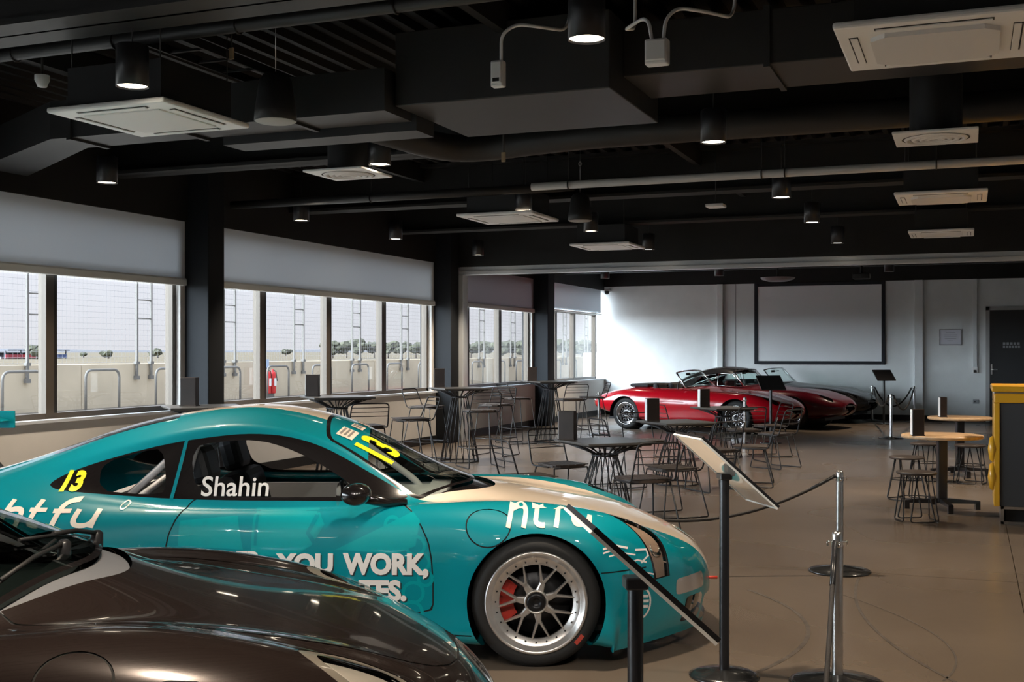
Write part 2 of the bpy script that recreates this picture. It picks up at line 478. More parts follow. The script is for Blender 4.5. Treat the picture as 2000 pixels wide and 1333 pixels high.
class Surf:
    """triangle/quad soup with normals that can be split by scalar fields"""
    def __init__(s, V, N, F):
        s.V = np.asarray(V, float).reshape(-1, 3); s.N = np.asarray(N, float).reshape(-1, 3); s.F = F
    def split(s, fn):
        """fn(V)->values; returns (part with fn<0, part with fn>=0)"""
        if not s.F: return s, s
        val = fn(s.V)
        val = np.where(np.abs(val) < 1e-9, 1e-9, val)
        V = list(s.V); N = list(s.N); cache = {}
        A = []; B = []
        def cut(i, j):
            k = (i, j) if i < j else (j, i)
            if k not in cache:
                t = val[k[0]] / (val[k[0]] - val[k[1]])
                V.append(s.V[k[0]] * (1 - t) + s.V[k[1]] * t)
                n = s.N[k[0]] * (1 - t) + s.N[k[1]] * t
                N.append(n / (np.linalg.norm(n) + 1e-12)); cache[k] = len(V) - 1
            return cache[k]
        for f in s.F:
            sg = [val[i] < 0 for i in f]
            if all(sg):
                A.append(f); continue
            if not any(sg):
                B.append(f); continue
            a = []; b = []; n = len(f)
            for q in range(n):
                i, j = f[q], f[(q + 1) % n]
                (a if sg[q] else b).append(i)
                if sg[q] != sg[(q + 1) % n]:
                    c = cut(i, j); a.append(c); b.append(c)
            if len(a) > 2: A.append(a)
            if len(b) > 2: B.append(b)
        V = np.array(V); N = np.array(N)
        return Surf(V, N, A).compact(), Surf(V, N, B).compact()
    def compact(s):
        if not s.F: return Surf(np.zeros((0, 3)), np.zeros((0, 3)), [])
        used = np.unique(np.concatenate([np.asarray(f) for f in s.F])); mp = np.full(len(s.V), -1); mp[used] = np.arange(len(used))
        return Surf(s.V[used], s.N[used], [[int(mp[i]) for i in f] for f in s.F])
    def offset(s, d):
        return Surf(s.V + s.N * d, s.N, s.F)
    def join(s, o):
        b = len(s.V)
        return Surf(np.vstack([s.V, o.V]), np.vstack([s.N, o.N]), s.F + [[i + b for i in f] for f in o.F])
    def islands(s):
        par = {}
        def find(i):
            while par[i] != i:
                par[i] = par[par[i]]; i = par[i]
            return i
        for f in s.F:
            for i in f:
                par.setdefault(i, i)
            r = find(f[0])
            for i in f[1:]:
                par[find(i)] = r
        g = {}
        for f in s.F:
            g.setdefault(find(f[0]), []).append(f)
        return [Surf(s.V, s.N, fs) for fs in g.values() if len(fs) > 2 or len(g) == 1]
    def build(s, name, m, parent, split=True):
        if split:
            isl = s.islands()
            if len(isl) > 1:
                return [q.build(name, m, parent, False) for q in isl]
        used = sorted({i for f in s.F for i in f}); mp = {i: k for k, i in enumerate(used)}
        me = bpy.data.meshes.new(name)
        me.from_pydata([tuple(s.V[i]) for i in used], [], [[mp[i] for i in f] for f in s.F])
        me.polygons.foreach_set('use_smooth', [True] * len(me.polygons))
        me.update()
        me.normals_split_custom_set_from_vertices([tuple(s.N[i]) for i in used])
        me.materials.append(m)
        o = bpy.data.objects.new(name, me); COL.objects.link(o)
        if parent is not None: o.parent = parent
        return o
    def bvh(s):
        return BVHTree.FromPolygons([tuple(v) for v in s.V], s.F)

def loft(rows, su=7, sv=7, comp=0.75, close_bottom=None):
    """rows: array [n][m][3] for the half with y>=0 (first column on the centre line); mirrored into a full Surf"""
    R = np.array(rows, float)
    # mirror columns before smoothing so that the centre line stays smooth
    Rm = R[:, ::-1].copy(); Rm[:, :, 1] *= -1
    full = np.concatenate([Rm[:, :-1], R], axis=1)        # m-1 + m columns
    G = bspline(full, su, comp)
    G = np.swapaxes(bspline(np.swapaxes(G, 0, 1), sv, comp), 0, 1)
    n, mm, _ = G.shape
    du = np.gradient(G, axis=0); dv = np.gradient(G, axis=1)
    N = np.cross(dv, du)
    L = np.linalg.norm(N, axis=2, keepdims=True); N = N / np.maximum(L, 1e-12)
    # orient outwards
    c = G.reshape(-1, 3).mean(0)
    if ((G.reshape(-1, 3) - c) * N.reshape(-1, 3)).sum() < 0:
        N = -N; flip = True
    else:
        flip = False
    F = []
    for i in range(n - 1):
        for j in range(mm - 1):
            a, b, c_, d = i * mm + j, i * mm + j + 1, (i + 1) * mm + j + 1, (i + 1) * mm + j
            F.append([a, b, c_, d])
    V = G.reshape(-1, 3); N = N.reshape(-1, 3)
    # make the winding follow the normals
    f = F[len(F) // 2]
    fn = np.cross(V[f[1]] - V[f[0]], V[f[2]] - V[f[0]])
    if fn.dot(N[f[0]]) < 0:
        F = [q[::-1] for q in F]
    return Surf(V, N, F)

def poly_sd(poly, P):
    """signed distance (negative inside) of points P[n,2] to a closed polygon"""
    poly = np.asarray(poly, float); n = len(poly)
    d = np.full(len(P), 1e9); inside = np.zeros(len(P), bool)
    for i in range(n):
        a, b = poly[i], poly[(i + 1) % n]
        e = b - a; w_ = P - a
        t = np.clip((w_ @ e) / (e @ e), 0, 1)
        q = w_ - t[:, None] * e
        d = np.minimum(d, np.hypot(q[:, 0], q[:, 1]))
        c = ((a[1] <= P[:, 1]) & (b[1] > P[:, 1])) | ((b[1] <= P[:, 1]) & (a[1] > P[:, 1]))
        with np.errstate(divide='ignore', invalid='ignore'):
            xx = a[0] + (P[:, 1] - a[1]) / (b[1] - a[1] if b[1] != a[1] else 1e-12) * e[0]
        inside ^= c & (P[:, 0] < xx)
    return np.where(inside, -d, d)

def smooth_poly(p, it=3, closed=True):
    """corner-cutting rounds a polygon"""
    p = [np.array(q, float) for q in p]
    for _ in range(it):
        o = []; n = len(p)
        for i in range(n if closed else n - 1):
            a, b = p[i], p[(i + 1) % n]
            o += [a * 0.75 + b * 0.25, a * 0.25 + b * 0.75]
        if not closed:
            o = [p[0]] + o + [p[-1]]
        p = o
    return np.array(p)

def text_mesh(txt, size=1.0, bold=0.0, shear=0.0, spacing=1.0):
    """2D triangles of a word, laid out in x,y"""
    cu = bpy.data.curves.new('word', 'FONT'); cu.body = txt; cu.size = size; cu.offset = bold; cu.shear = shear
    cu.space_character = spacing; cu.resolution_u = 4
    o = bpy.data.objects.new('word', cu); COL.objects.link(o)
    dg = bpy.context.evaluated_depsgraph_get()
    me = o.evaluated_get(dg).to_mesh()
    V = [tuple(v.co)[:2] for v in me.vertices]; F = [list(p.vertices) for p in me.polygons]
    o.evaluated_get(dg).to_mesh_clear()
    bpy.data.objects.remove(o, do_unlink=True); bpy.data.curves.remove(cu)
    return V, F

def refine(V, F, maxlen):
    bm = bmesh.new()
    vs = [bm.verts.new((x, y, 0)) for x, y in V]
    for f in F:
        try: bm.faces.new([vs[i] for i in f])
        except ValueError: pass
    bmesh.ops.remove_doubles(bm, verts=bm.verts[:], dist=1e-5)
    bmesh.ops.triangulate(bm, faces=bm.faces[:])
    for _ in range(6):
        e = [e for e in bm.edges if e.calc_length() > maxlen]
        if not e: break
        bmesh.ops.subdivide_edges(bm, edges=e, cuts=1)
        bmesh.ops.triangulate(bm, faces=bm.faces[:])
    bm.verts.index_update()
    V = [tuple(v.co)[:2] for v in bm.verts]; F = [[v.index for v in f.verts] for f in bm.faces]
    bm.free()
    return V, F

def stroke(pts, w_, n=1):
    """flat ribbon of a pen stroke"""
    P = [Vector((x, y)) for x, y in pts]; vs = []; fs = []
    for k, p in enumerate(P):
        t = (P[min(k + 1, len(P) - 1)] - P[max(k - 1, 0)]).normalized()
        nn = Vector((-t.y, t.x)) * w_ / 2
        vs += [tuple(p + nn), tuple(p - nn)]
    for k in range(len(P) - 1):
        fs.append([2 * k, 2 * k + 1, 2 * k + 3, 2 * k + 2])
    return vs, fs

def decal(bvh, V, F, place, direction, off=0.003, maxlen=0.025):
    """project a flat figure along a direction on to a body; place(x,y)->3D start point"""
    V, F = refine(V, F, maxlen)
    d = Vector(direction).normalized(); W = []; ok = []; NN = []
    for x, y in V:
        p = Vector(place(x, y)); h = bvh.ray_cast(p - d * 2.0, d, 6.0)
        if h[0] is None:
            W.append(p); ok.append(False); NN.append(-d)
        else:
            n = h[1] if h[1].dot(d) < 0 else -h[1]
            W.append(h[0] + n * off); ok.append(True); NN.append(n)
    F2 = []
    for f in F:
        if all(ok[i] for i in f):
            a, b, c = (W[i] for i in f[:3])
            if (b - a).cross(c - a).dot(d) > 0: f = f[::-1]
            F2.append(f)
    return Surf([tuple(p) for p in W], [tuple(n) for n in NN], F2)

# --------------------------------------------------------------- rear-engined coupe control cage (front axle at x=0, nose +x)
def coupe_rows(dz=0.0, cowl=0.0, wide=0.0):
    # columns A..J from the centre line outwards and down; K closes the floor
    X = []
    def row(*p): X.append([list(q) for q in p])
    # lip and nose
    row((.97, 0, .08), (.92, .25, .08), (.82, .42, .08), (.78, .47, .08), (.73, .53, .08), (.62, .65, .08), (.50, .77, .08), (.42, .85, .08), (.39, .87, .08), (.37, .88, .08))
    row((.99, 0, .20), (.955, .25, .20), (.865, .42, .20), (.825, .475, .20), (.775, .54, .20), (.665, .66, .20), (.53, .785, .20), (.435, .855, .17), (.40, .875, .13), (.37, .885, .085))
    row((1.0, 0, .33), (.965, .25, .33), (.88, .42, .33), (.84, .48, .33), (.79, .545, .33), (.68, .665, .33), (.54, .79, .32), (.44, .86, .28), (.40, .88, .18), (.365, .887, .09))
    row((.955, 0, .44), (.925, .25, .44), (.855, .42, .44), (.82, .48, .44), (.775, .55, .44), (.67, .67, .44), (.53, .795, .42), (.43, .866, .36), (.39, .886, .21), (.36, .889, .09))
    row((.87, 0, .53), (.845, .25, .53), (.79, .42, .53), (.765, .485, .53), (.73, .555, .535), (.64, .675, .535), (.50, .80, .51), (.405, .872, .43), (.375, .890, .235), (.345, .89, .09))
    row((.72, 0, .60), (.705, .25, .60), (.675, .42, .60), (.66, .49, .60), (.64, .56, .61), (.575, .68, .625), (.45, .81, .58), (.37, .88, .48), (.35, .894, .255), (.33, .89, .095))
    row((.50, 0, .665), (.50, .25, .665), (.495, .42, .662), (.49, .495, .668), (.48, .565, .685), (.45, .685, .705), (.37, .825, .64), (.32, .89, .52), (.30, .897, .28), (.29, .89, .10))
    def cr(x, *p): X.append([[x, y, z] for y, z in p])
    cr(.25, (0, .722), (.25, .720), (.42, .715), (.50, .722), (.57, .742), (.69, .757), (.84, .685), (.90, .55), (.90, .30), (.89, .10))
    cr(.0, (0, .768), (.25, .764), (.42, .757), (.50, .762), (.575, .778), (.69, .786), (.855, .705), (.905, .56), (.90, .30), (.89, .10))
    cr(-.2, (0, .806 + cowl * .5), (.26, .800 + cowl * .5), (.44, .782), (.52, .780), (.59, .788), (.70, .793), (.85, .71), (.90, .55), (.895, .30), (.885, .10))
    cr(-.33, (0, .838 + cowl), (.29, .825 + cowl), (.47, .790), (.54, .784), (.61, .788), (.715, .792), (.848, .71), (.895, .52), (.885, .27), (.875, .10))
    cr(-.45, (0, .885 + cowl), (.30, .868 + cowl), (.50, .815), (.56, .790), (.63, .787), (.73, .788), (.845, .705), (.885, .50), (.875, .26), (.855, .11))
    cr(-.60, (0, .950 + cowl), (.30, .928 + cowl), (.54, .850), (.60, .805), (.66, .786), (.74, .780), (.84, .70), (.88, .49), (.87, .25), (.845, .11))
    cr(-.85, (0, 1.080), (.30, 1.060), (.53, .985), (.59, .940), (.69, .792), (.745, .770), (.832, .69), (.872, .48), (.865, .25), (.835, .11))
    cr(-1.10, (0, 1.190), (.30, 1.172), (.51, 1.108), (.572, 1.055), (.695, .790), (.745, .768), (.83, .69), (.87, .48), (.862, .25), (.83, .11))
    cr(-1.45, (0, 1.262), (.30, 1.245), (.50, 1.183), (.562, 1.125), (.70, .790), (.75, .768), (.83, .69), (.87, .48), (.862, .25), (.83, .11))
    cr(-1.80, (0, 1.247), (.30, 1.230), (.50, 1.165), (.562, 1.105), (.70, .795), (.758, .774), (.85, .70), (.885, .49), (.872, .26), (.835, .11))
    cr(-2.20, (0, 1.172), (.30, 1.152), (.49, 1.075), (.555, 1.010), (.70, .830), (.79, .800), (.905, .715), (.94, .51), (.935, .28), (.90, .11))
    cr(-2.50, (0, 1.075), (.30, 1.055), (.50, .980), (.57, .930), (.69, .865), (.80, .815), (.915, .715), (.95, .51), (.945, .28), (.91, .11))
    cr(-2.80, (0, .972), (.30, .958), (.52, .910), (.60, .885), (.69, .848), (.79, .795), (.89, .69), (.925, .50), (.92, .28), (.89, .12))
    cr(-3.10, (0, .885), (.30, .878), (.52, .850), (.60, .832), (.68, .805), (.765, .755), (.85, .655), (.885, .48), (.875, .28), (.85, .14))
    X.append([[-3.33, 0, .78], [-3.325, .30, .775], [-3.30, .50, .755], [-3.285, .57, .74], [-3.26, .64, .715], [-3.22, .71, .67], [-3.19, .785, .58], [-3.17, .82, .44], [-3.17, .81, .28], [-3.17, .78, .16]])
    X.append([[-3.43, 0, .62], [-3.42, .30, .62], [-3.39, .50, .605], [-3.375, .57, .595], [-3.345, .63, .575], [-3.30, .69, .54], [-3.26, .75, .48], [-3.235, .775, .39], [-3.23, .765, .28], [-3.23, .74, .18]])
    X.append([[-3.46, 0, .45], [-3.45, .30, .45], [-3.42, .50, .44], [-3.40, .56, .435], [-3.37, .62, .425], [-3.32, .67, .41], [-3.28, .72, .38], [-3.25, .745, .33], [-3.245, .74, .26], [-3.245, .72, .19]])
    X.append([[-3.40, 0, .20], [-3.39, .30, .20], [-3.36, .48, .20], [-3.34, .53, .20], [-3.32, .58, .20], [-3.28, .63, .20], [-3.25, .67, .20], [-3.23, .69, .20], [-3.23, .69, .20], [-3.23, .69, .19]])
    R = np.array(X)
    # floor pan column
    K = R[:, -1:].copy(); K[:, :, 1] *= 0.35; K[:, :, 2] += 0.01
    K0 = K.copy(); K0[:, :, 1] = 0.0
    R = np.concatenate([R, K], axis=1)
    R[:, :, 2] += dz
    if wide:
        pass
    return R

DLO = [(-2.52, .875), (-2.46, .925), (-2.30, .985), (-2.05, 1.055), (-1.85, 1.098), (-1.6, 1.132), (-1.45, 1.138), (-1.28, 1.122), (-1.12, 1.075),
       (-.98, 1.005), (-.83, .92), (-.70, .845), (-.63, .800), (-1.0, .800), (-1.78, .806), (-2.2, .835), (-2.42, .855)]

# =================================================================== REAR-ENGINED COUPES
def smax(*a, k=45.0):
    a = np.array(a); mx = a.max(0)
    return mx + np.log(np.exp(k * (a - mx)).sum(0)) / k

def make_wheel(parent, x, y, zc, side, R=0.322, RR=0.250, Wd=0.24, spokes=7, rim=None, tyre_mark=False, caliper=None, steer=0.0):
    """side=-1: outer face towards -y"""
    M = Matrix.Translation((x, y, zc)) @ Matrix.Rotation(steer, 4, 'Z') @ Matrix.Rotation(-side * PI / 2, 4, 'X')   # local +z points outwards
    W2 = Wd / 2
    prof = [(RR - .012, -W2), (RR + .01, -W2 - .004), (R - .03, -W2 - .006), (R - .010, -W2 + .012), (R, -W2 + .035), (R, W2 - .035), (R - .010, W2 - .012), (R - .03, W2 + .006), (RR + .012, W2 + .004), (RR - .004, W2 - .006)]
    t = MB().lathe(prof, 56, M).build('tyre', RUBBER, parent)
    if tyre_mark:
        mk = MB(); vs = []
        for a in (-0.80, -0.70, -0.60):
            for r in (RR + .014, RR + .035):
                vs.append(M @ Vector((r * math.cos(a), r * math.sin(a) , W2 + .0075)))
        mk.add(vs, [(0, 1, 3, 2), (2, 3, 5, 4)]).build('tyre_mark', mat('tyre_red_mark', (0.45, 0.05, 0.03), .6), t)
    rimm = rim or mat('polished_rim', (0.72, 0.69, 0.66), .32, .85, var=.08, vscale=20)
    w_ = MB()
    w_.lathe([(RR, W2 - .004), (RR + .004, W2 + .004), (RR - .006, W2 + .008), (RR - .014, W2 + .002), (RR - .030, W2 - .022), (RR - .034, W2 - .026), (RR - .068, W2 - .030), (RR - .070, W2 - .045), (RR - .045, W2 - .06), (RR - .03, -W2 + .01), (RR - .005, -W2)], 56, M)
    rm = w_.build('rim', rimm, parent)
    # spokes: forked, from the hub to the bolt ring
    r_in, r_fork, r_out = .058, .095, RR - .066
    for k in range(spokes):
        sp = MB(); a = 2 * PI * k / spokes + 0.35
        def P(r, da, z): return M @ Vector((r * math.cos(a + da), r * math.sin(a + da), z))
        z0, z1 = W2 - .028, W2 - .036
        def bar(p, q, w0, w1, zt, zb):
            (r0, a0), (r1, a1) = p, q
            A = Vector((r0 * math.cos(a + a0), r0 * math.sin(a + a0))); B = Vector((r1 * math.cos(a + a1), r1 * math.sin(a + a1)))
            t_ = (B - A).normalized(); n_ = Vector((-t_.y, t_.x))
            vs = []
            for c, w2 in ((A, w0), (B, w1)):
                for sgn, zz, ww in ((1, zb, 1.0), (1, zt - .006, 1.0), (.55, zt, 1), (-.55, zt, 1), (-1, zt - .006, 1), (-1, zb, 1)):
                    q_ = c + n_ * (w2 * sgn); vs.append(M @ Vector((q_.x, q_.y, zz)))
            fs = [(i, (i + 1) % 6, 6 + (i + 1) % 6, 6 + i) for i in range(6)] + [(5, 4, 3, 2, 1, 0), (6, 7, 8, 9, 10, 11)]
            sp.add(vs, fs)
        bar((r_in, 0), (r_fork + .012, 0), .019, .012, z0, z0 - .03)
        for s_ in (-1, 1):
            bar((r_fork, s_ * .03), (r_out + .006, s_ * .235), .0085, .0045, z0, z0 - .022)
        sp.build('spoke', rimm, rm)
    bt = MB()
    for k in range(24):
        a = 2 * PI * k / 24
        bt.lathe([(.0045, W2 - .028), (.0045, W2 - .024), (0.0001, W2 - .023)], 6, M @ Matrix.Translation(((RR - .051) * math.cos(a), (RR - .051) * math.sin(a), 0)))
    bt.build('rim_bolts', BLACK, rm)['kind'] = 'stuff'
    hb = MB().lathe([(.060, W2 - .05), (.060, W2 - .022), (.052, W2 - .018), (.050, W2 - .024), (.046, W2 - .026)], 32, M)
    hb.build('hub_ring', rimm, rm)
    MB().lathe([(.0475, W2 - .05), (.0475, W2 - .020), (.040, W2 - .010), (.022, W2 - .010), (.020, W2 - .016), (.0001, W2 - .016)], 32, M).build('centre_nut', mat('black_anodised', (.02, .02, .022), .35, .6), rm)
    MB().lathe([(.05, -.02), (.175, -.02), (.175, .012), (.05, .012)], 40, M).build('brake_disc', mat('brake_disc_iron', (.035, .035, .038), .45, .7), parent)
    if caliper:
        cal = MB(); vs = []; n_ = 9
        for i in range(n_):
            a = PI - 0.62 + 1.24 * i / (n_ - 1)
            for r, z in ((.115, -.04), (.188, -.04), (.188, .035), (.115, .035)):
                vs.append(M @ Vector((r * math.cos(a), r * math.sin(a), z)))
        fs = []
        for i in range(n_ - 1):
            for j in range(4):
                fs.append((4 * i + j, 4 * i + (j + 1) % 4, 4 * i + 4 + (j + 1) % 4, 4 * i + 4 + j))
        fs += [(0, 1, 2, 3), (4 * n_ - 1, 4 * n_ - 2, 4 * n_ - 3, 4 * n_ - 4)]
        cal.add(vs, fs).build('brake_caliper', caliper, parent)
    return t

def coupe(root, cfg):
    dz = cfg['dz']
    rows = coupe_rows(dz, cfg.get('cowl', 0.0))
    for i, a in ((5, .5), (6, 1.0), (7, .7), (8, .25)):            # front wings of the road car fall away earlier
        rows[i][4:8, 2] -= cfg.get('wing_drop', 0.0) * a
    axles = [(0.0, cfg['R']), (-2.36, cfg['R'] + .01)]
    S = loft(rows, 7, 8)
    # bulge around the wheel openings
    V = S.V.copy()
    for ax, r in axles:
        rr = np.hypot(V[:, 0] - ax, V[:, 2] - r)
        wgt = np.clip(1 - (rr - r - .02) / .15, 0, 1); wgt = wgt * wgt * (3 - 2 * wgt)
        V[:, 1] += np.sign(V[:, 1]) * cfg['flare'] * wgt * (np.abs(V[:, 1]) > .6) * np.clip((np.abs(V[:, 1]) - .6) / .2, 0, 1)
    S.V = V
    # normals again after the bulge
    acc = np.zeros_like(S.V)
    Fq = np.array(S.F)
    fn = np.cross(S.V[Fq[:, 2]] - S.V[Fq[:, 0]], S.V[Fq[:, 3]] - S.V[Fq[:, 1]])
    for k in range(4):
        np.add.at(acc, Fq[:, k], fn)
    if (acc * S.N).sum() < 0: acc = -acc
    S.N = acc / np.maximum(np.linalg.norm(acc, axis=1, keepdims=True), 1e-12)
    body_bvh = S.bvh()
    # wheel openings
    for ax, r in axles:
        f = lambda P, ax=ax, r=r: np.maximum(np.hypot(P[:, 0] - ax, P[:, 2] - r) - (r + cfg['gap']), .52 - np.abs(P[:, 1]))
        _, S = S.split(f)
    # side windows
    f = lambda P: np.maximum(poly_sd(smooth_poly(DLO, 2), P[:, [0, 2]] - [0, dz]), .40 - np.abs(P[:, 1]))
    side, S = S.split(f)
    q_poly = smooth_poly([(-2.27, .985), (-2.1, 1.03), (-1.95, 1.07), (-1.92, .97), (-1.89, .828), (-2.05, .838), (-2.24, .852)], 1)
    d_poly = smooth_poly([(-1.80, 1.072), (-1.62, 1.100), (-1.43, 1.105), (-1.24, 1.045), (-1.06, .952), (-.93, .865), (-.88, .822), (-1.3, .818), (-1.74, .822)], 1)
    qg, side = side.split(lambda P: poly_sd(q_poly, P[:, [0, 2]] - [0, dz]))
    dg, side = side.split(lambda P: poly_sd(d_poly, P[:, [0, 2]] - [0, dz]))
    t1, t2 = side.split(lambda P: P[:, 0] + 1.874 - .14 * (P[:, 2] - dz - .8)); strip, t3 = t2.split(lambda P: P[:, 0] + 1.856 - .14 * (P[:, 2] - dz - .8)); side = t1.join(t3)
    side.build('window_surround', cfg['trim'], root)
    strip.offset(.002).build('pillar_strip', cfg['paint'], root)
    for g, nm in ((qg, 'quarter_window'), (dg, 'door_window')):
        g.build(nm, cfg['glass'], root)
    # windscreen
    def ws(P):
        x, y = P[:, 0], np.abs(P[:, 1])
        xb = -.335 - .255 * (y / .61) ** 2; xt = -1.15 + .05 * (y / .5) ** 2
        ye = .63 + (x + .59) * (.63 - .515) / (.59 - 1.13) * -1
        return smax(x - xb, (xt - x), (y - ye), k=70.0) + (P[:, 2] < .7) * 1.0
    scr, S = S.split(ws)
    edge_in, edge = scr.split(lambda P: ws(P) + .022)
    edge.offset(.001).build('windscreen_seal', cfg['trim'], root)
    if cfg.get('sunstrip'):
        sst, edge_in = edge_in.split(lambda P: P[:, 0] + .90 + .10 * (P[:, 1] + .3))
        sst.build('sun_strip', cfg['sunstrip'], root)
    edge_in.build('windscreen', cfg['screen'], root, False)
    # black cowl tray ahead of the screen
    def cw_f(P):
        x, y = P[:, 0], np.abs(P[:, 1])
        xb = -.335 - .255 * (y / .61) ** 2
        return np.maximum(x - xb - cfg['cowl_w'] * np.maximum(1 - (y / .58) ** 2, 0), np.maximum(xb - x - .002, .70 - P[:, 2]))
    cwl, S = S.split(cw_f)
    co = cwl.offset(-.02).build('cowl_tray', cfg['cowl_mat'], root)
    # rear screen
    def rs(P):
        x, y = P[:, 0], np.abs(P[:, 1])
        return smax(x + 1.98 - .12 * (y / .45) ** 2 * -1 * -1, -2.62 - x, y - (.36 - .04 * np.clip((x + 2.62) / .64, 0, 1)), k=60.0) + (P[:, 2] < .8) * 1.0
    rsc, S = S.split(rs)
    a_, b_ = rsc.split(lambda P: rs(P) + .03)
    b_.build('rear_screen_seal', cfg['trim'], root); a_.build('rear_screen', cfg['glass'], root)
    # headlamps
    def hl(P):
        x, y = P[:, 0], np.abs(P[:, 1])
        c, s_ = math.cos(-.20), math.sin(-.20)
        X = (x - cfg['hl_x']) * c - (y - cfg['hl_y']) * s_; Y = (x - cfg['hl_x']) * s_ + (y - cfg['hl_y']) * c
        return (np.hypot(X / cfg['hl_a'], Y / cfg['hl_b']) - 1) * cfg['hl_b'] + (P[:, 2] < dz + .40) * 1.0
    lamp, S = S.split(hl)
    hin, hed = lamp.split(lambda P: hl(P) + cfg.get('hl_band', .010))
    hed.offset(-.002).build('headlamp_rim', cfg.get('hl_rim', cfg['trim']), root)
    for sgn in (-1, 1):
        half, hin2 = hin.split(lambda P: P[:, 1] * -sgn)
        lens = half.offset(.001).build('headlamp', glass_mat('headlamp_lens', (.93, .92, .90)), root, False)
        bw = half.offset(-.020); bw.build('reflector_bowl', cfg['hl_bowl'], lens, False)
        # side wall between lens and bowl
        c = half.V[sorted({i for f in half.F for i in f})].mean(0)
        nn = half.N[sorted({i for f in half.F for i in f})].mean(0); nn /= np.linalg.norm(nn)
        for (ox, r_) in ((-.055, .046), (.055, .040)):
            p = Vector(c - nn * .022) + Vector((ox, 0, -ox * .55))
            q = Vector((0, 0, 1)).rotation_difference(Vector(nn)).to_matrix().to_4x4()
            MB().lathe([(r_, -.004), (r_, .012), (r_ * .92, .014), (r_ * .84, .010), (r_ * .5, .004), (.0001, .003)], 20, Matrix.Translation(p) @ q).build('lamp_projector', CHROME, lens)
    # small front lamp and intake
    def box_f(P, x0, y0, y1, z0, z1):
        y = np.abs(P[:, 1]); z = P[:, 2] - dz
        return smax(y0 - y, y - y1, z0 - z, z - z1, x0 - P[:, 0], k=120.0)
    fl, S = S.split(lambda P: box_f(P, .3, .36, .61, .30 + 0 * P[:, 1], .385))
    if cfg.get('foglamp'):
        fl.offset(.001).build('indicator_lamp', cfg['foglamp'], root)
    else:
        fl.build('indicator_lamp', mat('clear_indicator', (.5, .5, .5), .15), root)
    it, S = S.split(lambda P: box_f(P, .3, .37, .53, .14, .275))
    it.offset(-.05).build('air_intake', cfg['trim'], root)
    it, S = S.split(lambda P: box_f(P, .3, -1.0, .34, .11, .25))
    it.offset(-.05).build('air_intake', cfg['trim'], root)
    # shut lines
    gaps = None
    def band(S, field, mask, w=.0035):
        M_, rest = S.split(mask); A_, B_ = M_.split(lambda P: field(P) - w); C_, D_ = A_.split(lambda P: field(P) + w)
        return D_, rest.join(B_).join(C_)
    door_p = smooth_poly([(-.512, .215), (-.512, .50), (-.545, .66), (-.66, .80), (-.95, .87), (-1.5, .90), (-1.74, .83), (-1.82, .70), (-1.845, .55), (-1.845, .215)], 1)
    door_f = (lambda P: poly_sd(door_p, P[:, [0, 2]] - [0, dz]), lambda P: .55 - np.abs(P[:, 1]))
    fp = body_bvh.ray_cast(Vector((-.237, -1.6, .70 + dz)), Vector((0, 1, 0)))[0]
    fpv = np.array(fp)
    fuel_f = (lambda P: np.linalg.norm((P - fpv), axis=1) - cfg.get('fuel_r', .112), lambda P: np.linalg.norm(P - fpv, axis=1) - .3)
    hp = smooth_poly([(-.66, .56), (.15, .515), (.50, .485), (.70, .42), (.82, .25), (.845, 0), (.82, -.25), (.70, -.42), (.50, -.485), (.15, -.515), (-.66, -.56), (-.66, 0)], 1)
    hood_f = (lambda P: poly_sd(hp, P[:, :2]), lambda P: .42 + dz - P[:, 2])
    bump_f = (lambda P: P[:, 2] - dz - .47 - .02 * (P[:, 0] - .3), lambda P: np.maximum(.32 - P[:, 0], P[:, 0] - .56))
    sill_f = (lambda P: P[:, 2] - dz - .165, lambda P: np.maximum(np.abs(P[:, 0] + 1.18) - .86, .5 - np.abs(P[:, 1])))
    for gf in (door_f, fuel_f, bump_f, sill_f) + ((hood_f,) if cfg.get('hood_line') else ()):
        g, S = band(S, *gf)
        g = g.offset(-.004)
        gaps = g if gaps is None else gaps.join(g)
    gaps.build('shut_lines', mat('shut_line_black', (.006, .006, .006), .8), root, False)['kind'] = 'stuff'
    # two-tone paint
    if cfg.get('paint2'):
        xs = [-3.5, -2.6, -1.5, -1.1, -.9, -.62, -.4, -.1, .2, .36, .5, .65, .8, .95, 1.1]
        ys = [.42, .24, .20, .24, .50, .62, .60, .575, .545, .52, .47, .43, .34, .22, .16]
        f2 = lambda P: np.abs(P[:, 1]) - np.interp(P[:, 0], xs, ys) + (P[:, 2] < .14) * 1.0
        cr_, S = S.split(f2)
        cr_.build('centre_stripe', cfg['paint2'], root)
    S.build('bodywork', cfg['paint'], root, False)
    # inner arches, floor pan
    for ax, r in axles:
        for sg in (-1, 1):
            li = MB(); vs = []
            n_ = 20
            for i in range(n_ + 1):
                a = -0.25 + (PI + .5) * i / n_
                for yy in (.50, .875):
                    vs.append((ax + (r + cfg['gap'] + .012) * math.cos(a), sg * yy, r + (r + cfg['gap'] + .012) * math.sin(a)))
            li.add(vs, [(2 * i, 2 * i + 1, 2 * i + 3, 2 * i + 2) for i in range(n_)], True)
            li.add([(ax + (r + .06) * math.cos(2 * PI * i / 24), sg * .505, r + (r + .06) * math.sin(2 * PI * i / 24)) for i in range(24)], [list(range(24))])
            li.build('arch_liner', mat('arch_liner', (.012, .012, .012), .9), root)
    fl = MB(); fl.box((-3.2, -.62, .12 + dz), (.62, .62, .15 + dz)); fl.box((-2.0, -.80, .13 + dz), (-.38, .80, .17 + dz)); fl.build('floor_pan', BLACK, root)
    # cabin
    inn = MB()
    inn.box((-2.3, -.66, .16 + dz), (-2.24, .66, .80 + dz)); inn.box((-.62, -.70, .45 + dz), (-.50, .70, .76 + dz)); inn.cbox((-.85, -.66, .62 + dz), (-.55, .66, .74 + dz), .03)
